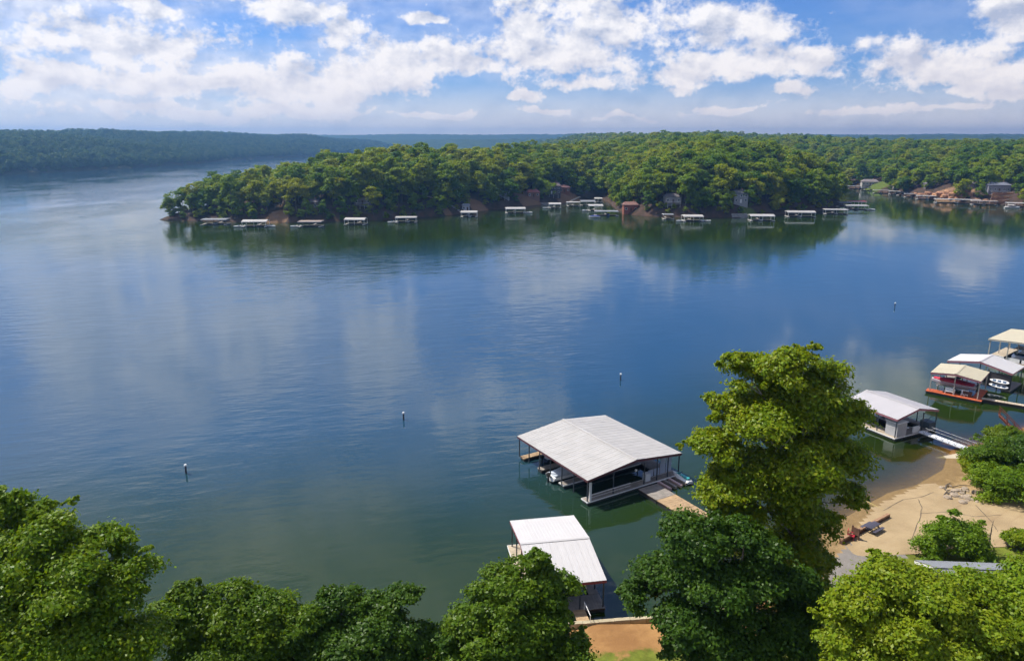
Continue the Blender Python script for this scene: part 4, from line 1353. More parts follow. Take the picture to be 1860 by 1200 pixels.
# aluminium gangway
g0, g1 = at(1672, 782, 0.9), at(1776, 819, 1.0)
dv = g1 - g0
gl = dv.length
gw = thing('gangway', 'long white aluminium gangway with truss railing to the pale grey dock', 'gangway', (g0.x, g0.y, 0), math.atan2(dv.y, dv.x))
MB().box(0, gl, -0.65, 0.65, 0.72, 0.80).build('frame', ALU(), gw)
pm = MB().box(-0.44, 0.44, -0.62, 0.62, 0.81, 0.86).mesh('plank', mat('white_tread', (0.66, 0.68, 0.72), 0.6, objvar=0.04))
for i in range(int(gl / 0.92)):
    link('plank', pm, gw, (0.46 + i * 0.92, 0, 0))
sides = (0.62, -0.62)
for s in sides:
    mb = MB().tube([(0, s, 1.85), (gl, s, 1.85)], 0.04, 5)
    mb.build('hand_rail', STEEL(), gw)
    for i in range(9):
        xa = gl * i / 9
        MB().tube([(xa, s, 0.83), (xa + gl / 18, s, 1.83)], 0.022, 4).build('truss_bar', STEEL(), gw)
        MB().tube([(xa + gl / 18, s, 1.83), (xa + gl / 9, s, 0.83)], 0.022, 4).build('truss_bar', STEEL(), gw)
c0 = at(1745, 830, 0.3)
ln_ = struct(MB().add([(-3.2, -1.2, -0.25), (3.4, -1.2, 0.95), (3.4, 1.2, 0.95), (-3.2, 1.2, -0.25), (-3.2, -1.2, -0.8), (3.4, -1.2, 0.1), (3.4, 1.2, 0.1), (-3.2, 1.2, -0.8)],
                    [(0, 1, 2, 3), (7, 6, 5, 4), (0, 4, 5, 1), (1, 5, 6, 2), (2, 6, 7, 3), (3, 7, 4, 0)]).build('concrete_landing', CONC()))
ln_.location = (c0.x, c0.y, 0)
ln_.rotation_euler = (0, 0, R(4))

# ---- beige roofed dock with red deck
A, Bc, Cc = at(1692, 676, 4), at(1784, 693, 4), at(1796, 675, 4)
ex = (A - Bc).normalized()
ctr = (A + Cc) / 2
rz3 = math.atan2(ex.y, ex.x)
L3, W3 = (A - Bc).length, (Cc - Bc).length
ly = Vector((-ex.y, ex.x, 0))
sB = 1 if (Bc - ctr).dot(ly) > 0 else -1
d3 = thing('boat_dock', 'beige roofed dock with orange-red deck and a lifted boat', 'boat dock', (ctr.x, ctr.y, 0), rz3 + R(90))
rs = 1
gable_roof(d3, W3, L3, 4.0, 4.5, BEIGE(), mat('rose_fascia', (0.34, 0.13, 0.16), 0.5), panels=6)
# in this frame x runs across (towards/away from camera) and y along the long side
hx, hy = W3 / 2, L3 / 2
toC = 1 if (Matrix.Rotation(rz3 + R(90), 3, 'Z') @ Vector((1, 0, 0))).dot(Vector((0, -1, 0))) > 0 else -1
posts(d3, [(hx * a, hy * b) for a in (-0.9, 0.9) for b in (-0.95, 0, 0.95)], 4.0, mat('tan_post', (0.45, 0.42, 0.36), 0.6), 0.08)
xx0, xx1 = sorted((toC * hx * 1.12, toC * hx * 0.62))
deck(d3, xx0, xx1, -hy * 1.08, hy * 1.15, REDDECK(), planks=0.35, along='x')
xx0, xx1 = sorted((toC * hx * 0.6, -toC * hx * 1.0))
toR = -1 if (Matrix.Rotation(rz3 + R(90), 3, 'Z') @ Vector((0, 1, 0))).dot(Vector((1, 0, 0))) < 0 else 1
ya, yb = sorted((toR * hy * 1.05, toR * hy * 0.72))
deck(d3, xx0, xx1, ya, yb, REDDECK(), planks=0.35)
ya, yb = sorted((toR * hy * 0.7, toR * hy * 0.35))
MB().box(toC * hx * .72 - .3, toC * hx * .72 + .3, ya, yb, 0.52, 1.4).build('dock_box', DARKWOOD(), d3)
d3m = Matrix.Translation((ctr.x, ctr.y, 0)) @ Matrix.Rotation(rz3 + R(90), 4, 'Z')
p = d3m @ Vector((-toC * hx * 0.05, -toR * hy * 0.22, 1.35))
lift = thing('boat_lift', 'grey steel boat lift under the beige roof', 'boat lift', (p.x, p.y, 0), rz3)
MB().box(-2.6, 2.6, -0.9, -0.7, 1.0, 1.18).box(-2.6, 2.6, 0.7, 0.9, 1.0, 1.18).build('bunk', GREYWOOD(), lift)
MB().box(-2.4, -2.2, -1.2, 1.2, 0.82, 0.99).box(2.2, 2.4, -1.2, 1.2, 0.82, 0.99).build('cross_beam', ALU(), lift)
for sx in (-2.3, 2.3):
    for sy in (-1.1, 1.1):
        MB().box(sx - .05, sx + .05, sy - .05, sy + .05, -0.6, 0.815).build('leg', ALU(), lift)
boat('white speedboat with red cover on the lift under the beige roof', (p.x, p.y, 1.22), rz3, 7.4, 2.4, hull=mat('pinkish_hull', (0.62, 0.57, 0.60), 0.25), stripe=mat('mauve_stripe', (0.33, 0.28, 0.34), 0.3), cover=mat('red_cover', (0.42, 0.02, 0.05), 0.7))
bx_ = d3m @ Vector((toC * hx * 0.86, -toR * hy * 0.15, 0.5))
bn = thing('bench', 'white slatted bench on the orange-red deck', 'bench', bx_, rz3)
MB().box(-0.8, 0.8, -0.22, 0.22, 0.42, 0.5).build('seat', TRIM(), bn)
MB().box(-0.8, 0.8, -0.3, -0.24, 0.55, 0.95).build('backrest', TRIM(), bn)
for s in (-0.7, 0.7):
    MB().box(s - .05, s + .05, -0.2, 0.2, 0, 0.415).build('leg', TRIM(), bn)
for i, s in enumerate((0.35, 0.5)):
    cp = d3m @ Vector((toC * hx * 0.8, toR * hy * s, 0.5))
    ch = thing('deck_chair', 'white deck chair beside another on the orange-red deck', 'chair', cp, rz3 + R(180), 'white chairs on the red deck')
    MB().box(-.25, .25, -.25, .25, .36, .42).build('seat', TRIM(), ch)
    MB().add([(-.25, .25, .42), (.25, .25, .42), (.25, .38, 1.05), (-.25, .38, 1.05), (-.25, .29, .42), (.25, .29, .42), (.25, .42, 1.05), (-.25, .42, 1.05)], [(0, 1, 2, 3), (7, 6, 5, 4), (0, 3, 7, 4), (1, 5, 6, 2), (3, 2, 6, 7)]).build('backrest', TRIM(), ch)
    for a in (-.2, .2):
        for b in (-.2, .2):
            MB().box(a - .025, a + .025, b - .025, b + .025, 0, .355).build('leg', TRIM(), ch)
g0, g1 = at(1783, 723, 0.6), at(1880, 737, 0.8)
dv = g1 - g0
gw = thing('gangway', 'pale plank gangway from the red deck dock to the bank', 'gangway', (g0.x, g0.y, 0), math.atan2(dv.y, dv.x))
deck(gw, 0, dv.length, -0.55, 0.55, mat('pale_deck', (0.46, 0.38, 0.28)), z=0.62, planks=0.5)

# ---- white dock with paddle boards
e1, e2 = at(1720, 655, 3.8), at(1741, 645, 3.8)
r1, r2 = at(1783, 661.5, 4.9), at(1814, 644.5, 4.9)
s1, s2 = at(1838, 680.5, 3.8), at(1866, 661, 3.8)
ctr = (e1 + e2 + s1 + s2) / 4
exr = (r2 - r1).normalized()
rz4 = math.atan2(exr.y, exr.x)
d4 = thing('boat_dock', 'bright white gable-roofed dock with paddle boards hung on its dark side', 'boat dock', (ctr.x, ctr.y, 0), rz4)
L4 = 7.0
inv = (Matrix.Translation((ctr.x, ctr.y, 0)) @ Matrix.Rotation(rz4, 4, 'Z')).inverted()
W4 = abs((inv @ s1).y - (inv @ e1).y)
gable_roof(d4, L4, W4, 3.8, 4.9, mat('bright_white_metal_roof', (0.49, 0.475, 0.475)), mat('rose_fascia', (0.34, 0.13, 0.16), 0.5), panels=7)
posts(d4, [(L4 / 2 * a, W4 / 2 * b) for a in (-.94, .94) for b in (-.95, -.3, .3, .95)], 3.8, STEEL(), 0.07)
deck(d4, -L4 / 2, L4 / 2, -W4 / 2, -W4 / 2 + 1.5, GREYWOOD())
deck(d4, -L4 / 2, L4 / 2, W4 / 2 - 1.5, W4 / 2, GREYWOOD())
deck(d4, L4 / 2 - 1.3, L4 / 2, -W4 / 2 + 1.55, W4 / 2 - 1.55, GREYWOOD())
sR = 1 if (inv @ s1).y > 0 else -1
MB().box(-L4 / 2 * 0.92, -L4 / 2 * 0.92 + 0.08, sorted((sR * W4 * .12, sR * W4 / 2 * .98))[0], sorted((sR * W4 * .12, sR * W4 / 2 * .98))[1], 0.5, 3.3).build('side_wall', mat('dark_wall', (0.05, 0.045, 0.05), 0.6), d4)
d4m = Matrix.Translation((ctr.x, ctr.y, 0)) @ Matrix.Rotation(rz4, 4, 'Z')
for i, zz in enumerate((1.9, 1.0)):
    pb = d4m @ Vector((-L4 / 2 * 0.92 - 0.25, sR * W4 * 0.33, zz))
    o = thing('paddle_board', ('upper' if i == 0 else 'lower') + ' of two white paddle boards hung on the white dock', 'paddle board', pb, rz4 + R(90))
    n = 20
    pts = [(1.6 * math.cos(2 * math.pi * k / n), 0.36 * math.sin(2 * math.pi * k / n) * (1 - 0.15 * math.cos(2 * math.pi * k / n))) for k in range(n)]
    mb = MB()
    mb.m = Matrix.Rotation(R(-58), 4, 'X')
    mb.prism(pts, -0.06, 0.06)
    mb.build('board', GEL(), o)
    mb = MB()
    mb.m = Matrix.Rotation(R(-58), 4, 'X')
    for q in (-0.85, 0.0, 0.8):
        mb.box(q - 0.28, q + 0.28, -0.2, 0.2, 0.063, 0.075)
        mb.box(q - 0.28, q + 0.28, -0.2, 0.2, -0.075, -0.063)
    mb.build('deck_pad', mat('blue_foam', (0.06, 0.11, 0.2), 0.7), o)
# ---- tan two-level dock at the end of the row
e1, t1_ = at(1795, 615, 5.0), at(1837, 597, 5.0)
exr = (t1_ - e1)
rz5 = math.atan2(exr.y, exr.x)
L5, W5 = exr.length, 15.0
c5 = e1 + exr / 2 + Vector((exr.y, -exr.x, 0)).normalized() * W5 / 2
d5 = thing('boat_dock', 'tan roofed dock with white railing behind the bright white dock', 'boat dock', (c5.x, c5.y, 0), rz5)
gable_roof(d5, L5, W5, 5.0, 5.5, BEIGE(), mat('tan_post', (0.45, 0.42, 0.36), 0.6), panels=10)
posts(d5, [(L5 / 2 * a, W5 / 2 * b) for a in (-.94, 0, .94) for b in (-.95, -.5, 0, .5, .95)], 5.0, mat('tan_post', (0.45, 0.42, 0.36), 0.6), 0.09)
deck(d5, -L5 / 2, -L5 / 2 + 2, -W5 / 2, W5 / 2 + 0.6, mat('pale_deck', (0.46, 0.38, 0.28)), z=0.7, planks=0.5, along='x')
deck(d5, -L5 / 2 + 2.05, L5 / 2, W5 / 2 - 2, W5 / 2 + .4, mat('pale_deck', (0.46, 0.38, 0.28)), z=0.7)
for s in range(5):
    MB().box(-L5 / 2 * .93, -L5 / 2 * .93 + .06, W5 / 2 * (.9 - .38 * s) - 2.5, W5 / 2 * (.9 - .38 * s), 0.95, 1.75).build('railing_panel', TRIM(), d5)
d5m = Matrix.Translation((c5.x, c5.y, 0)) @ Matrix.Rotation(rz5, 4, 'Z')
boat('white cruiser with a canvas top in the tan roofed dock', d5m @ Vector((1.0, W5 * 0.22, 0.3)), rz5 + R(180), 8.5, 2.8, canopy=mat('tan_canvas', (0.5, 0.44, 0.34), 0.8))

# ------------------------------------------------------------------ beach, ramp, sea wall
def draped(name, poly, m, lift, step=0.8):
    P = np.array(poly)
    X, Y = np.meshgrid(np.arange(P[:, 0].min() - step, P[:, 0].max() + 2 * step, step), np.arange(P[:, 1].min() - step, P[:, 1].max() + 2 * step, step))
    s = sdist(X, Y, poly)
    z, _ = h_near(X, Y)
    return struct(link(name, grid_mesh(name, X, Y, z + np.clip(lift + s * 0.05, -0.2, lift), m, keep=(s > -0.5))))


def sand_concrete():
    m = bpy.data.materials.new('sandy_concrete')
    m.use_nodes = True
    t = NT(m.node_tree)
    b = m.node_tree.nodes['Principled BSDF']
    b.inputs['Roughness'].default_value = 0.9
    b.inputs['Specular IOR Level'].default_value = 0.2
    pos = t.node('ShaderNodeNewGeometry').outputs['Position']
    c = t.mix(t.ramp(t.noise(pos, 0.22, 6, 0.65), 0.32, 0.68), (0.28, 0.205, 0.115), (0.36, 0.270, 0.155))
    rt = t.node('ShaderNodeVectorRotate', rotation_type='Z_AXIS')
    t.put(rt.inputs['Vector'], pos)
    rt.inputs['Angle'].default_value = R(-35)
    tr = t.ramp(t.noise(t.vmath('MULTIPLY', rt.outputs[0], (0.06, 1.1, 1)), 1.0, 4, 0.6), 0.52, 0.72)      # tyre tracks
    c = t.mix(t.math('MULTIPLY', tr, 0.55), c, (0.24, 0.165, 0.09))
    c = t.mix(t.math('MULTIPLY', t.ramp(t.noise(pos, 4.0, 4, 0.7), 0.6, 0.75), 0.4), c, (0.15, 0.11, 0.06))
    t.put(b.inputs['Base Color'], c)
    bn = t.node('ShaderNodeBump')
    bn.inputs['Distance'].default_value = 0.02
    t.put(bn.inputs['Height'], t.noise(pos, 4.0, 5, 0.7))
    t.put(b.inputs['Normal'], bn.outputs[0])
    return m


ramp = [tuple(at(*p)[:2]) for p in [(1575, 975), (1560, 1010), (1640, 1010), (1700, 1010), (1790, 1005), (1900, 985), (1900, 945), (1800, 915), (1740, 897), (1690, 886), (1650, 905), (1600, 930)]]
rampo = draped('boat_ramp', ramp, sand_concrete(), 0.10)
# joints and cracks in the slab
for line in ([(1667, 912), (1673, 928), (1671, 945), (1662, 968), (1654, 992), (1651, 1006)], [(1604, 932), (1640, 912), (1672, 908), (1700, 896)], [(1671, 940), (1720, 938), (1770, 948), (1830, 945)], [(1770, 925), (1800, 960), (1812, 985)]):
    pts = [at(*q) for q in line]
    fine_ = []
    for a, b in zip(pts[:-1], pts[1:]):
        for i in range(5):
            q = a.lerp(b, i / 5)
            fine_.append((q.x + random.uniform(-.05, .05), q.y + random.uniform(-.05, .05)))
    mbj = MB()
    for (xa, ya), (xb, yb) in zip(fine_[:-1], fine_[1:]):
        n_ = Vector((-(yb - ya), xb - xa, 0)).normalized() * random.uniform(0.03, 0.06)
        zq, zr_ = ground_z(xa, ya) + 0.112, ground_z(xb, yb) + 0.112
        mbj.add([(xa - n_.x, ya - n_.y, zq), (xa + n_.x, ya + n_.y, zq), (xb + n_.x, yb + n_.y, zr_), (xb - n_.x, yb - n_.y, zr_)], [(0, 3, 2, 1)])
    mbj.build('joint', mat('tarred_joint', (0.10, 0.075, 0.05), 0.9), rampo)
roadp = [tuple(at(*p)[:2]) for p in [(1575, 985), (1540, 1015), (1515, 1060), (1500, 1120), (1490, 1230), (1560, 1230), (1570, 1100), (1600, 1040), (1640, 1005)]]
draped('road', roadp, mat('worn_asphalt', (0.20, 0.18, 0.16), 0.95, 0, 0.25, 0.7, bump=0.01), 0.06)
# expansion joint and edge strip of the ramp, running on under the shallow water
js = thing('ramp_edge', 'narrow concrete kerb running from the beach into the shallows', 'kerb', tuple(at(1560, 905)[:2]) + (0,), 0)
pa, pb_ = at(1563, 902), at(1604, 930)
mb = MB()
mb.m = Matrix.Translation(-Vector((pa.x, pa.y, 0)) + Vector((pa.x - at(1560, 905).x, pa.y - at(1560, 905).y, 0)))
za, zb = ground_z(pa.x, pa.y) + .03, ground_z(pb_.x, pb_.y) + .05
mb.tube([(pa.x, pa.y, za), (pb_.x, pb_.y, zb)], 0.09, 6)
mb.build('kerb', mat('yellowed_concrete', (0.30, 0.24, 0.09), 0.9), js)

# timber wall with table, post and chair
w0, w1 = at(1527, 985, 0.5), at(1614, 938, 0.5)
dv = w1 - w0
tw = thing('timber_wall', 'low brown timber retaining wall between beach and ramp', 'wall', (w0.x, w0.y, ground_z((w0.x + w1.x) / 2, (w0.y + w1.y) / 2) - 0.1), math.atan2(dv.y, dv.x))
TIE = mat('railway_tie', (0.13, 0.065, 0.04), 0.9, 0, 0.4, 2.0, objvar=0.15)
TIE2 = mat('sunlit_timber', (0.33, 0.19, 0.11), 0.9, 0, 0.3, 2.0, objvar=0.12)
nb = 4
for row in range(3):
    for i in range(nb):
        a = dv.length / nb
        MB().box(i * a + .02, (i + 1) * a - .02, -0.2 + .02 * row, 0.2 - .01 * row, row * 0.24, row * 0.24 + 0.225).build('timber', TIE2 if row == 2 else TIE, tw)
tp = at(1584, 962, 0.6)
tz = ground_z(tp.x, tp.y) + 0.10
pt = thing('picnic_table', 'dark picnic table with benches beside the timber wall', 'picnic table', (tp.x, tp.y, tz), math.atan2(dv.y, dv.x))
DK = mat('dark_slate_paint', (0.06, 0.055, 0.075), 0.5, objvar=0.2)
for i in range(4):
    MB().box(-1.05, 1.05, -0.42 + i * .215, -0.42 + i * .215 + .195, 0.72, 0.77).build('table_board', DK, pt)
for s in (1, -1):
    MB().box(-1.05, 1.05, s * .78 - .16, s * .78 + .16, 0.43, 0.48).build('bench', DK, pt)
    MB().box(s * .75 - .05, s * .75 + .05, -0.9, 0.9, 0.34, 0.425).build('crossbar', DK, pt)
    for q in (1, -1):
        MB().tube([(s * .68, q * .7, 0), (s * .68, q * .25, .715)], 0.05, 4).build('leg', DK, pt)
cp = at(1546, 975, 0.6)
pc = thing('garden_chair', 'red plastic chair by the end of the timber wall', 'chair', (cp.x, cp.y, ground_z(cp.x, cp.y) + .06), math.atan2(dv.y, dv.x) + 0.4)
RED = mat('red_plastic', (0.45, 0.03, 0.05), 0.4)
MB().box(-.35, .35, -.35, .35, .4, .46).build('seat', RED, pc)
MB().box(-.35, .35, .36, .42, .40, 1.1).build('backrest', RED, pc)
for s in (1, -1):
    MB().box(s * .34 - .05, s * .34 + .05, -.33, .34, .64, .69).build('armrest', RED, pc)
    for q in (-.3, .3):
        MB().box(s * .3 - .03, s * .3 + .03, q - .03, q + .03, 0, .395).build('leg', RED, pc)
pp = at(1553, 975, 0.6)
po = thing('notice_post', 'dark brown board on two posts beside the red chair', 'post', (pp.x, pp.y, ground_z(pp.x, pp.y) + .03), math.atan2(dv.y, dv.x) + R(80))
for s in (-.45, .45):
    MB().box(s - .07, s + .07, -.07, .07, 0, 1.5).build('post', TIE, po)
MB().box(-.37, .37, -.05, .05, .55, 1.4).build('board', TIE, po)

# sea wall beside the near dock
sw = thing('sea_wall', 'low pale stone sea wall holding the orange bank', 'wall', (0, 0, 0), 0)
ps = [(-26, 54.2), (-14, 56.6), (-3.1, 58.6), (3.6, 59.8), (12.8, 60.9), (21, 62.3)]
SW = mat('sea_wall_stone', (0.45, 0.38, 0.25), 0.9, 0, 0.25, 1.5, bump=0.02, objvar=0.1)
for a, b in zip(ps[:-1], ps[1:]):
    a, b = Vector(a), Vector(b)
    n = max(2, int((b - a).length / 1.5))
    ang = math.atan2(b.y - a.y, b.x - a.x)
    for i in range(n):
        c = a.lerp(b, (i + .5) / n)
        l = (b - a).length / n / 2 - 0.015
        o = MB().box(-l, l, -0.22, 0.22, -1.2, 0.95 + random.uniform(-.04, .04)).build('stone', SW, sw)
        o.location = (c.x, c.y, 0)
        o.rotation_euler = (0, 0, ang)

# rubble at the ramp's edge and red stair on the bank
ROCK = mat('pale_rubble', (0.34, 0.27, 0.20), 0.95, 0, 0.35, 2.0, bump=0.04, objvar=0.2)
ROCKO = mat('orange_sandstone', (0.42, 0.22, 0.11), 0.95, 0, 0, 0.4, col2=(0.25, 0.13, 0.08), bump=0.1, bscale=1.2, objvar=0.2)


def rock_mesh(seed, m):
    g = random.Random(seed)
    vs, fs = [], []
    nu, nv = 9, 5
    for j in range(nv + 1):
        th = math.pi * j / nv
        for i in range(nu):
            ph = 2 * math.pi * i / nu
            r = 1 + g.uniform(-.24, .16)
            vs.append((max(-.8, min(.8, math.sin(th) * math.cos(ph) * r)), max(-.8, min(.8, math.sin(th) * math.sin(ph) * r)), max(-.5, min(.62, math.cos(th) * r))))
    for j in range(nv):
        for i in range(nu):
            fs.append((j * nu + i, j * nu + (i + 1) % nu, (j + 1) * nu + (i + 1) % nu, (j + 1) * nu + i))
    return MB().add(vs, fs).mesh('rock', m)


RM = [rock_mesh(i, ROCK) for i in range(5)]
RO = [rock_mesh(10 + i, ROCKO) for i in range(6)]
for i in range(26):
    f = random.random()
    p = at(1722 + 40 * f + random.uniform(-14, 14), 885 + 18 * f + random.uniform(-12, 12), 0.8)
    s = random.uniform(0.25, 0.75)
    o = tag(link('rubble_stone', RM[i % 5], None, (p.x, p.y, ground_z(p.x, p.y) + s * .12), random.uniform(0, 6), (s, s * .8, s * .6)), 'pale stone in the rubble pile at the ramp edge', 'stone', 'stones of the rubble pile')
for i in range(7):
    p = at(1740 + random.uniform(-22, 18), 883 + random.uniform(-10, 12), 0.8)
    a = random.uniform(-0.6, 0.6)
    z = ground_z(p.x, p.y) + .12
    o = MB().tube([(-1.3, 0, 0), (0.1, 0.15, 0.1), (1.4, -0.1, 0.05)], [0.07, 0.06, 0.03], 5).build('driftwood', BARK)
    tag(o, 'grey driftwood stick lying on the sandy shore by the rubble', 'driftwood', 'driftwood by the rubble')
    o.location = (p.x, p.y, z)
    o.rotation_euler = (0, 0, a + 0.6)
sp = at(1856, 790, 1.0)
st_ = thing('red_stair', 'rust-red wooden stair climbing from the shore up the bank', 'stair', (sp.x, sp.y, max(0.2, ground_z(sp.x, sp.y))), R(60))
STR = mat('rust_red_wood', (0.26, 0.085, 0.05), 0.8, 0, 0.3, 2.0)
for s in (-0.75, 0.75):
    MB().add([(s - .06, 0, 0), (s + .06, 0, 0), (s + .06, 3.4, 3.2), (s - .06, 3.4, 3.2), (s - .06, 0, .3), (s + .06, 0, .3), (s + .06, 3.4, 3.5), (s - .06, 3.4, 3.5)], [(0, 3, 2, 1), (4, 5, 6, 7), (0, 1, 5, 4), (1, 2, 6, 5), (2, 3, 7, 6), (3, 0, 4, 7)]).build('stringer', STR, st_)
    for q in range(4):
        MB().box(s - .05, s + .05, q * 1.1 - .05, q * 1.1 + .05, q * 1.03 + .31, q * 1.03 + 1.35).build('rail_post', STR, st_)
    MB().tube([(s, 0, 1.3), (s, 3.4, 4.5)], 0.06, 4).build('hand_rail', STR, st_)
for q in range(13):
    MB().box(-.68, .68, q * .26, q * .26 + .24, q * .247 + .2, q * .247 + .25).build('step', STR, st_)

# cabin under the right-hand trees
cp = at(1790, 1068, 3.2)
cz = ground_z(cp.x, cp.y)
cb = thing('cabin', 'cabin with a pale grey metal roof showing between the right-hand trees', 'house', (cp.x, cp.y, cz), R(-4))
MB().box(-4.6, 4.6, -2.8, 2.8, 0, 2.6).build('wall', mat('cabin_wall', (0.35, 0.30, 0.25), 0.8), cb)
gable_roof(cb, 10.4, 6.8, 2.6, 4.0, GREYR(), TRIM(), panels=10)
for s in (-2.4, 0, 2.4):
    wn_ = MB().box(s - .5, s + .5, 2.81, 2.86, 1.0, 2.0).build('window', TRIM(), cb)
    MB().box(s - .42, s + .42, 2.865, 2.88, 1.08, 1.92).build('pane', GLASS(), wn_)
MB().box(4.61, 4.66, -0.5, 0.5, 0, 2.05).build('door', DARKWOOD(), cb)

# ------------------------------------------------------------------ buoys
BW, BD = mat('buoy_white', (0.75, 0.75, 0.74), 0.4), mat('buoy_dark', (0.03, 0.035, 0.05), 0.5)
for (x, y, lab) in [(338, 859, 'slim dark marker buoy with white cap off the yellow-green tree'), (733, 762, 'slim dark marker buoy with white cap in the open water between the others'),
                    (1127, 690, 'white-capped marker buoy straight out from the largest dock'), (1625, 558, 'farthest small white-capped marker buoy off the row of docks')]:
    p = at(x, y)
    o = thing('marker_buoy', lab, 'buoy', p, 0, 'marker buoys on the lake')
    MB().tube([(0, 0, -0.6), (0, 0, 0.1), (0.03, 0, 1.05), (0.035, 0, 1.1)], [0.14, 0.14, 0.12, 0.06], 10).build('body', BD, o)
    MB().tube([(0.035, 0, 1.08), (0.035, 0, 1.12), (0.04, 0, 1.3), (0.04, 0, 1.38)], [0.10, 0.2, 0.19, 0.08], 10).build('cap', BW, o)

# ------------------------------------------------------------------ houses


def house(p, wd, dp, hgt, wc, rc, rz, label):
    x, y = np.array([p.x]), np.array([p.y])
    z = float(h_main(x, y)[0][0])
    o = thing('house', label, 'house', (p.x, p.y, z - 0.4), rz)
    wm = mat('house_wall_%d' % (len(MATS)), wc, 0.8, 0, 0.15, 0.8)
    rm = mat('house_roof_%d' % (len(MATS)), rc, 0.8, 0, 0.2, 1.0)
    wl = MB().box(-wd / 2, wd / 2, -dp / 2, dp / 2, -3, hgt).build('wall', wm, o)
    rise = dp * 0.28
    e = 0.5
    mb = MB()
    hx_, hy_ = wd / 2 + e, dp / 2 + e
    hip = min(hx_ * 0.35, 2.5)
    mb.add([(-hx_, -hy_, hgt), (hx_, -hy_, hgt), (hx_, hy_, hgt), (-hx_, hy_, hgt), (-hx_ + hip, 0, hgt + rise), (hx_ - hip, 0, hgt + rise), (-hx_, -hy_, hgt + .18), (hx_, -hy_, hgt + .18), (hx_, hy_, hgt + .18), (-hx_, hy_, hgt + .18)],
           [(3, 2, 1, 0), (6, 7, 5, 4), (8, 9, 4, 5), (9, 6, 4), (7, 8, 5), (0, 1, 7, 6), (1, 2, 8, 7), (2, 3, 9, 8), (3, 0, 6, 9)])
    rf = mb.build('roof', rm, o)
    if wd > 8:
        MB().box(wd * .2, wd * .2 + .8, 0.3, 1.1, hgt + rise * .5, hgt + rise + .9).build('chimney', ROCKO, rf)
    floors = 2 if hgt > 5 else 1
    nwin = max(2, int(wd / 2.6))
    for fl in range(floors):
        for i in range(nwin):
            if fl == 0 and i == nwin // 2:
                continue
            xx = -wd / 2 + wd * (i + .5) / nwin
            zz = 1.0 + fl * 2.8
            wn_ = MB().box(xx - .65, xx + .65, -dp / 2 - .07, -dp / 2 - .005, zz, zz + 1.5).build('window', TRIM(), o)
            MB().box(xx - .52, xx + .52, -dp / 2 - .1, -dp / 2 - .073, zz + .12, zz + 1.38).build('pane', GLASS(), wn_)
    xx = -wd / 2 + wd * (nwin // 2 + .5) / nwin
    MB().box(xx - .5, xx + .5, -dp / 2 - .06, -dp / 2 - .005, 0.1, 2.3).build('door', TRIM() if floors > 1 else DARKWOOD(), o)
    if wd > 9:
        MB().box(-wd * .4, wd * .4, -dp / 2 - 2.6, -dp / 2 - .12, -0.1, 0.1).build('porch_deck', GREYWOOD(), o)
        for i in range(4):
            xx = -wd * .38 + wd * .76 * i / 3
            MB().box(xx - .07, xx + .07, -dp / 2 - 2.5, -dp / 2 - 2.36, -3.0, -0.11).build('porch_post', TRIM(), o)
        MB().box(-wd * .4, wd * .4, -dp / 2 - 2.52, -dp / 2 - 2.46, 0.85, 0.95).build('porch_rail', TRIM(), o)
    return o


for hh, p in zip(HOUSES, HP):
    house(p, hh[3], hh[4], hh[5], hh[6], hh[7], hh[8], hh[9])

# terraces and retaining walls
for (x, y, wd, hh, lab, m) in [(1343, 396, 10, 3.2, 'grey stone retaining wall at the water below the pale grey house', 'grey_block'), (1822, 369, 17, 2.6, 'lower orange stone terrace wall below the blue-grey house', 'orange'),
                               (1822, 362, 16, 2.6, 'middle orange stone terrace wall below the blue-grey house', 'orange'), (1823, 355, 15, 2.4, 'upper orange stone terrace wall below the blue-grey house', 'orange'),
                               (985, 371, 19, 1.6, 'low pale wall along the water below the dark house', 'grey_block')]:
    p = on_ground(x, y)
    o = thing('terrace_wall', lab, 'wall', (p.x, p.y, p.z - 0.5), R(-18) if x > 1700 else R(3))
    wm = ROCKO if m == 'orange' else mat('grey_block', (0.33, 0.32, 0.31), 0.9, 0, 0.3, 1.5, objvar=0.12)
    nx_ = int(wd / 1.6)
    nz_ = max(2, int(hh / 0.9))
    bm = MB().box(-0.77, 0.77, -0.35, 0.35, 0.02, hh / nz_ - .02).mesh('block', wm)
    for j in range(nz_):
        for i in range(nx_):
            link('block', bm, o, (-wd / 2 + (i + .5 + .25 * (j % 2)) * 1.6, random.uniform(-.06, .06), j * hh / nz_))
# boulders of the cove
bi = 0
for (x, y, s, z) in [(1672, 352, 3.0, 1), (1686, 350, 3.6, 3), (1698, 352, 3.0, 2), (1708, 351, 4.2, 3), (1716, 354, 3.2, 1.5), (1724, 349, 4.6, 4), (1733, 353, 4.4, 2.5), (1742, 351, 4.0, 4), (1752, 346, 4.2, 6),
                     (1748, 356, 3.0, 1.5), (1759, 352, 3.4, 4), (1768, 358, 2.4, 1), (1775, 360, 2.2, 1), (1664, 350, 2.4, 1.5), (1738, 358, 2.2, 0.8), (1790, 361, 2.0, 1), (1728, 357, 2.6, 1), (1693, 356, 2.0, 1)]:
    p = on_ground(x, y + 4)
    z = p.z
    o = link('boulder', RO[bi % 6], None, (p.x, p.y, z + s * .2), random.uniform(0, 6), (s * 1.15, s, s * 0.9))
    tag(o, 'orange-brown boulder of the rocky outcrop above the cove docks', 'boulder', 'boulders of the cove outcrop')
    bi += 1

# ------------------------------------------------------------------ far docks
HL = [GEL(), mat('blue_hull', (0.04, 0.10, 0.35), 0.3), mat('red_hull', (0.4, 0.03, 0.04), 0.3)]


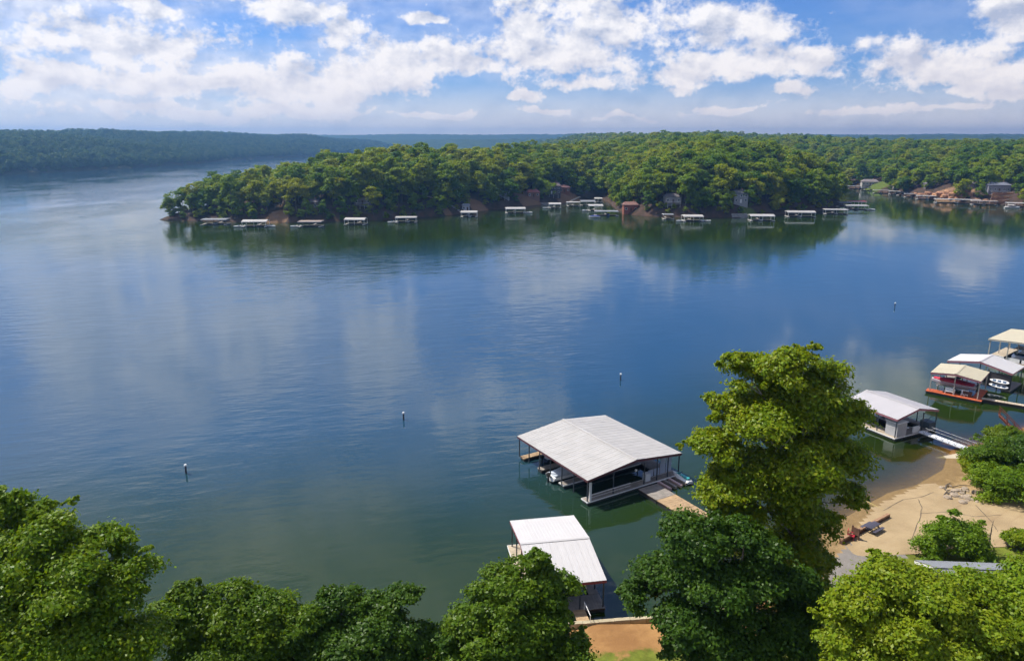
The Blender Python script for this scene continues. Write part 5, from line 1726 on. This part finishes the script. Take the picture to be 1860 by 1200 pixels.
def far_dock(x, y, wpx, label, roof='white', dp=8.0, rz=0.0, boats='', group=None, hgt=3.2, flat=False):
    p = at(x, y)
    wd = wpx * p.length / F
    o = thing('boat_dock', label, 'boat dock', (p.x, p.y + dp * .35, 0), rz, group)
    rm = {'white': WHITE(), 'beige': BEIGE(), 'grey': GREYR(), 'dark': mat('dark_metal_roof', (0.10, 0.11, 0.15), 0.5), 'red': mat('red_canopy', (0.42, 0.04, 0.06), 0.6), 'brown': mat('brown_roof', (0.26, 0.20, 0.17), 0.7)}[roof]
    gable_roof(o, wd, dp, hgt, hgt + (0.15 if flat else 0.75), rm, TRIM() if roof != 'dark' else STEEL())
    posts(o, [(wd / 2 * a, dp / 2 * b) for a in (-.94, 0, .94) for b in (-.94, .94)], hgt, STEEL() if roof in ('grey', 'brown', 'dark') else TRIM(), 0.09)
    deck(o, -wd / 2, wd / 2, dp / 2 - 1.4, dp / 2, GREYWOOD())
    deck(o, -wd / 2, -wd / 2 + 1.2, -dp / 2 - .6, dp / 2 - 1.45, GREYWOOD(), trim=TRIM())
    deck(o, wd / 2 - 1.2, wd / 2, -dp / 2 - .6, dp / 2 - 1.45, GREYWOOD(), trim=TRIM())
    M = Matrix.Translation(o.location) @ Matrix.Rotation(rz, 4, 'Z')
    for bch in boats:
        if bch == 'i':
            boat('white boat in the slip of a roofed dock on the far shore', M @ Vector((random.uniform(-1, 1), 0, 0.2)), rz - R(90), 6, 2.2, group='boats moored along the far shore')
        elif bch == 'b':
            boat('blue boat in the slip of a roofed dock on the far shore', M @ Vector((1.2, 0, 0.2)), rz - R(90), 6, 2.2, hull=HL[1], cover=mat('blue_cover', (0.03, 0.06, 0.3), 0.7), group='boats moored along the far shore')
        elif bch == 'l':
            boat('white boat moored beside a roofed dock on the far shore', M @ Vector((-wd / 2 - 1.6, -1.5, 0.15)), rz - R(90 + 55), 6.5, 2.3, group='boats moored along the far shore')
        elif bch == 'r':
            boat('white boat moored beside a roofed dock on the far shore', M @ Vector((wd / 2 + 1.8, -1.0, 0.15)), rz - R(35), 6.5, 2.3, group='boats moored along the far shore')
    # walkway to the bank
    q = M @ Vector((0, dp / 2 + 0.05, 0))
    gwy = thing('gangway', 'narrow plank gangway between a far dock and its bank', 'gangway', q, rz + R(90), 'gangways along the far shore')
    deck(gwy, 0.05, 7.0, -0.5, 0.5, GREYWOOD(), z=0.7)
    return o


G1 = 'white roofed docks along the peninsula'
G2 = 'docks along the cove shore'
far_dock(389, 409, 42, 'grey-white roofed dock closest to the tip of the peninsula', 'grey', boats='i', rz=0.05, flat=True)
far_dock(462, 413, 42, 'white roofed dock with a white boat on each side, second from the peninsula tip', 'white', boats='lr', rz=0.06)
far_dock(563, 413, 40, 'brownish roofed dock below the bare bank, white boat at its left', 'brown', boats='l', flat=True)
far_dock(645, 409, 37, 'white framed dock standing alone between the brownish dock and its eastern neighbour', 'white', rz=-0.05)
far_dock(737, 405, 38, 'pale roofed dock with a white boat before the stairs up the bank', 'white', boats='li', rz=0.05, flat=True)
far_dock(852, 395, 30, 'small white roofed dock in front of the little grey shed', 'white', boats='i')
far_dock(936, 388, 36, 'white roofed dock with a boat below the bare orange bank', 'white', boats='ri', rz=0.08)
far_dock(1008, 379, 22, 'small white dock below the dark two-storey house', 'white', boats='l')
far_dock(1042, 375.5, 24, 'pinkish white roofed dock at the mouth of the inlet', 'white', flat=True)
far_dock(1068, 374, 26, 'grey-white roofed dock inside the inlet', 'grey', boats='i')
far_dock(1087, 368.5, 14, 'tiny white roofed dock at the head of the inlet', 'white', dp=6)
far_dock(1082, 384, 26, 'white two-step roofed dock on the point of the inlet', 'white', boats='l', hgt=3.8)
far_dock(1102, 393, 42, 'long grey roofed dock with a blue covered boat at the inlet point', 'grey', boats='b', rz=-0.06, flat=True)
far_dock(1214, 399, 18, 'small grey canopy dock under overhanging trees', 'grey', dp=6, flat=True)
far_dock(1259, 403, 35, 'white roofed dock with boats at both ends under the round trees', 'white', boats='lr')
far_dock(1385, 402, 41, 'white roofed dock with a railing beside the stone retaining wall', 'white', boats='i', rz=-0.08)
far_dock(1456, 395, 46, 'long white roofed dock past the stone wall towards the cove', 'white', boats='i', rz=-0.12)
far_dock(1520, 390, 36, 'white roofed dock at the corner where the cove begins', 'white', boats='i', rz=-0.2, flat=True)
far_dock(1533, 377, 20, 'dark roofed dock behind the corner dock of the cove', 'dark', boats='l', dp=9)
far_dock(1558, 374, 26, 'red canopied dock off the end of the peninsula', 'red', dp=7, flat=True)
far_dock(1558, 382, 34, 'white roofed dock off the end of the peninsula with boats', 'white', boats='ir', rz=-0.1, flat=True)
for (x, y, wp, rf, lab) in [(1536, 341, 12, 'grey', 'small grey dock at the head of the cove'), (1556, 344, 24, 'grey', 'greenish grey dock below the lawn of the long pale house'), (1574, 347, 15, 'dark', 'dark dock below the lawn of the long pale house'),
                            (1604, 352, 26, 'grey', 'grey roofed dock right after the lawn'), (1628, 354, 18, 'white', 'white roofed dock among the grey ones of the cove'), (1643, 356, 18, 'dark', 'dark roofed dock among the cove docks'),
                            (1659, 359, 22, 'grey', 'grey roofed dock just before the orange boulders'), (1686, 363, 30, 'white', 'white roofed dock under the first orange boulders'),
                            (1741, 370, 62, 'white', 'longest white roofed dock, below the orange boulders'), (1790, 373, 34, 'brown', 'brownish dock below the stone terraces'), (1850, 377, 26, 'white', 'white roofed dock east of the stone terraces')]:
    far_dock(x, y, wp, lab, rf, dp=7, rz=-0.35, boats='i' if wp > 17 else '', flat=True)
p = at(1838, 378)
boat('white cruiser drawn up below the stone terraces', (p.x, p.y, .15), R(-10), 10, 3, canopy=mat('white_canvas', (0.7, 0.7, 0.7), 0.8))
p = at(1080, 395)
boat('white boat with a blue cover moored outside the long grey dock', (p.x, p.y, .1), R(170), 7, 2.4, cover=mat('blue_cover', (0.03, 0.06, 0.3), 0.7))
# stairs down the bank
for (x0, y0, x1, y1, za, zb, lab) in [(778, 358, 836, 385, 10, 2, 'long straight stair coming down the bank to the grey shed'), (1052, 358, 1030, 370, 7, 1, 'pale stair down the bare slope beside the dark house')]:
    a, b = on_ground(x0, y0), on_ground(x1, y1)
    o = thing('bank_stair', lab, 'stair', (b.x, b.y, 0), 0)
    n = 16
    for i in range(n):
        c = b.lerp(a, i / (n - 1))
        zt = max(0.3, float(h_main(np.array([c.x]), np.array([c.y]))[0][0])) + .3
        s_ = MB().box(-.9, .9, -.6, .6, -0.6, 0).build('step', mat('pale_step', (0.5, 0.47, 0.42), 0.8), o)
        s_.location = (c.x - b.x, c.y - b.y, zt)

# ------------------------------------------------------------------ haze
HAZE_DENSITY = 0.00021
hm = bpy.data.materials.new('haze')
hm.use_nodes = True
t = NT(hm.node_tree)
t.n.clear()
pv = t.node('ShaderNodeVolumePrincipled')
pv.inputs['Color'].default_value = (0.26, 0.55, 1.0, 1)
pv.inputs['Density'].default_value = HAZE_DENSITY
pv.inputs['Anisotropy'].default_value = 0.68
o_ = t.node('ShaderNodeOutputMaterial')
t.put(o_.inputs['Volume'], pv.outputs[0])
hz_o = MB().box(-6800, 6800, -2300, 6800, -6, 150).build('haze', hm)
struct(hz_o, 'stuff')
hz_o['label'] = 'pale blue air lying over the lake and hills'
hz_o['category'] = 'haze'
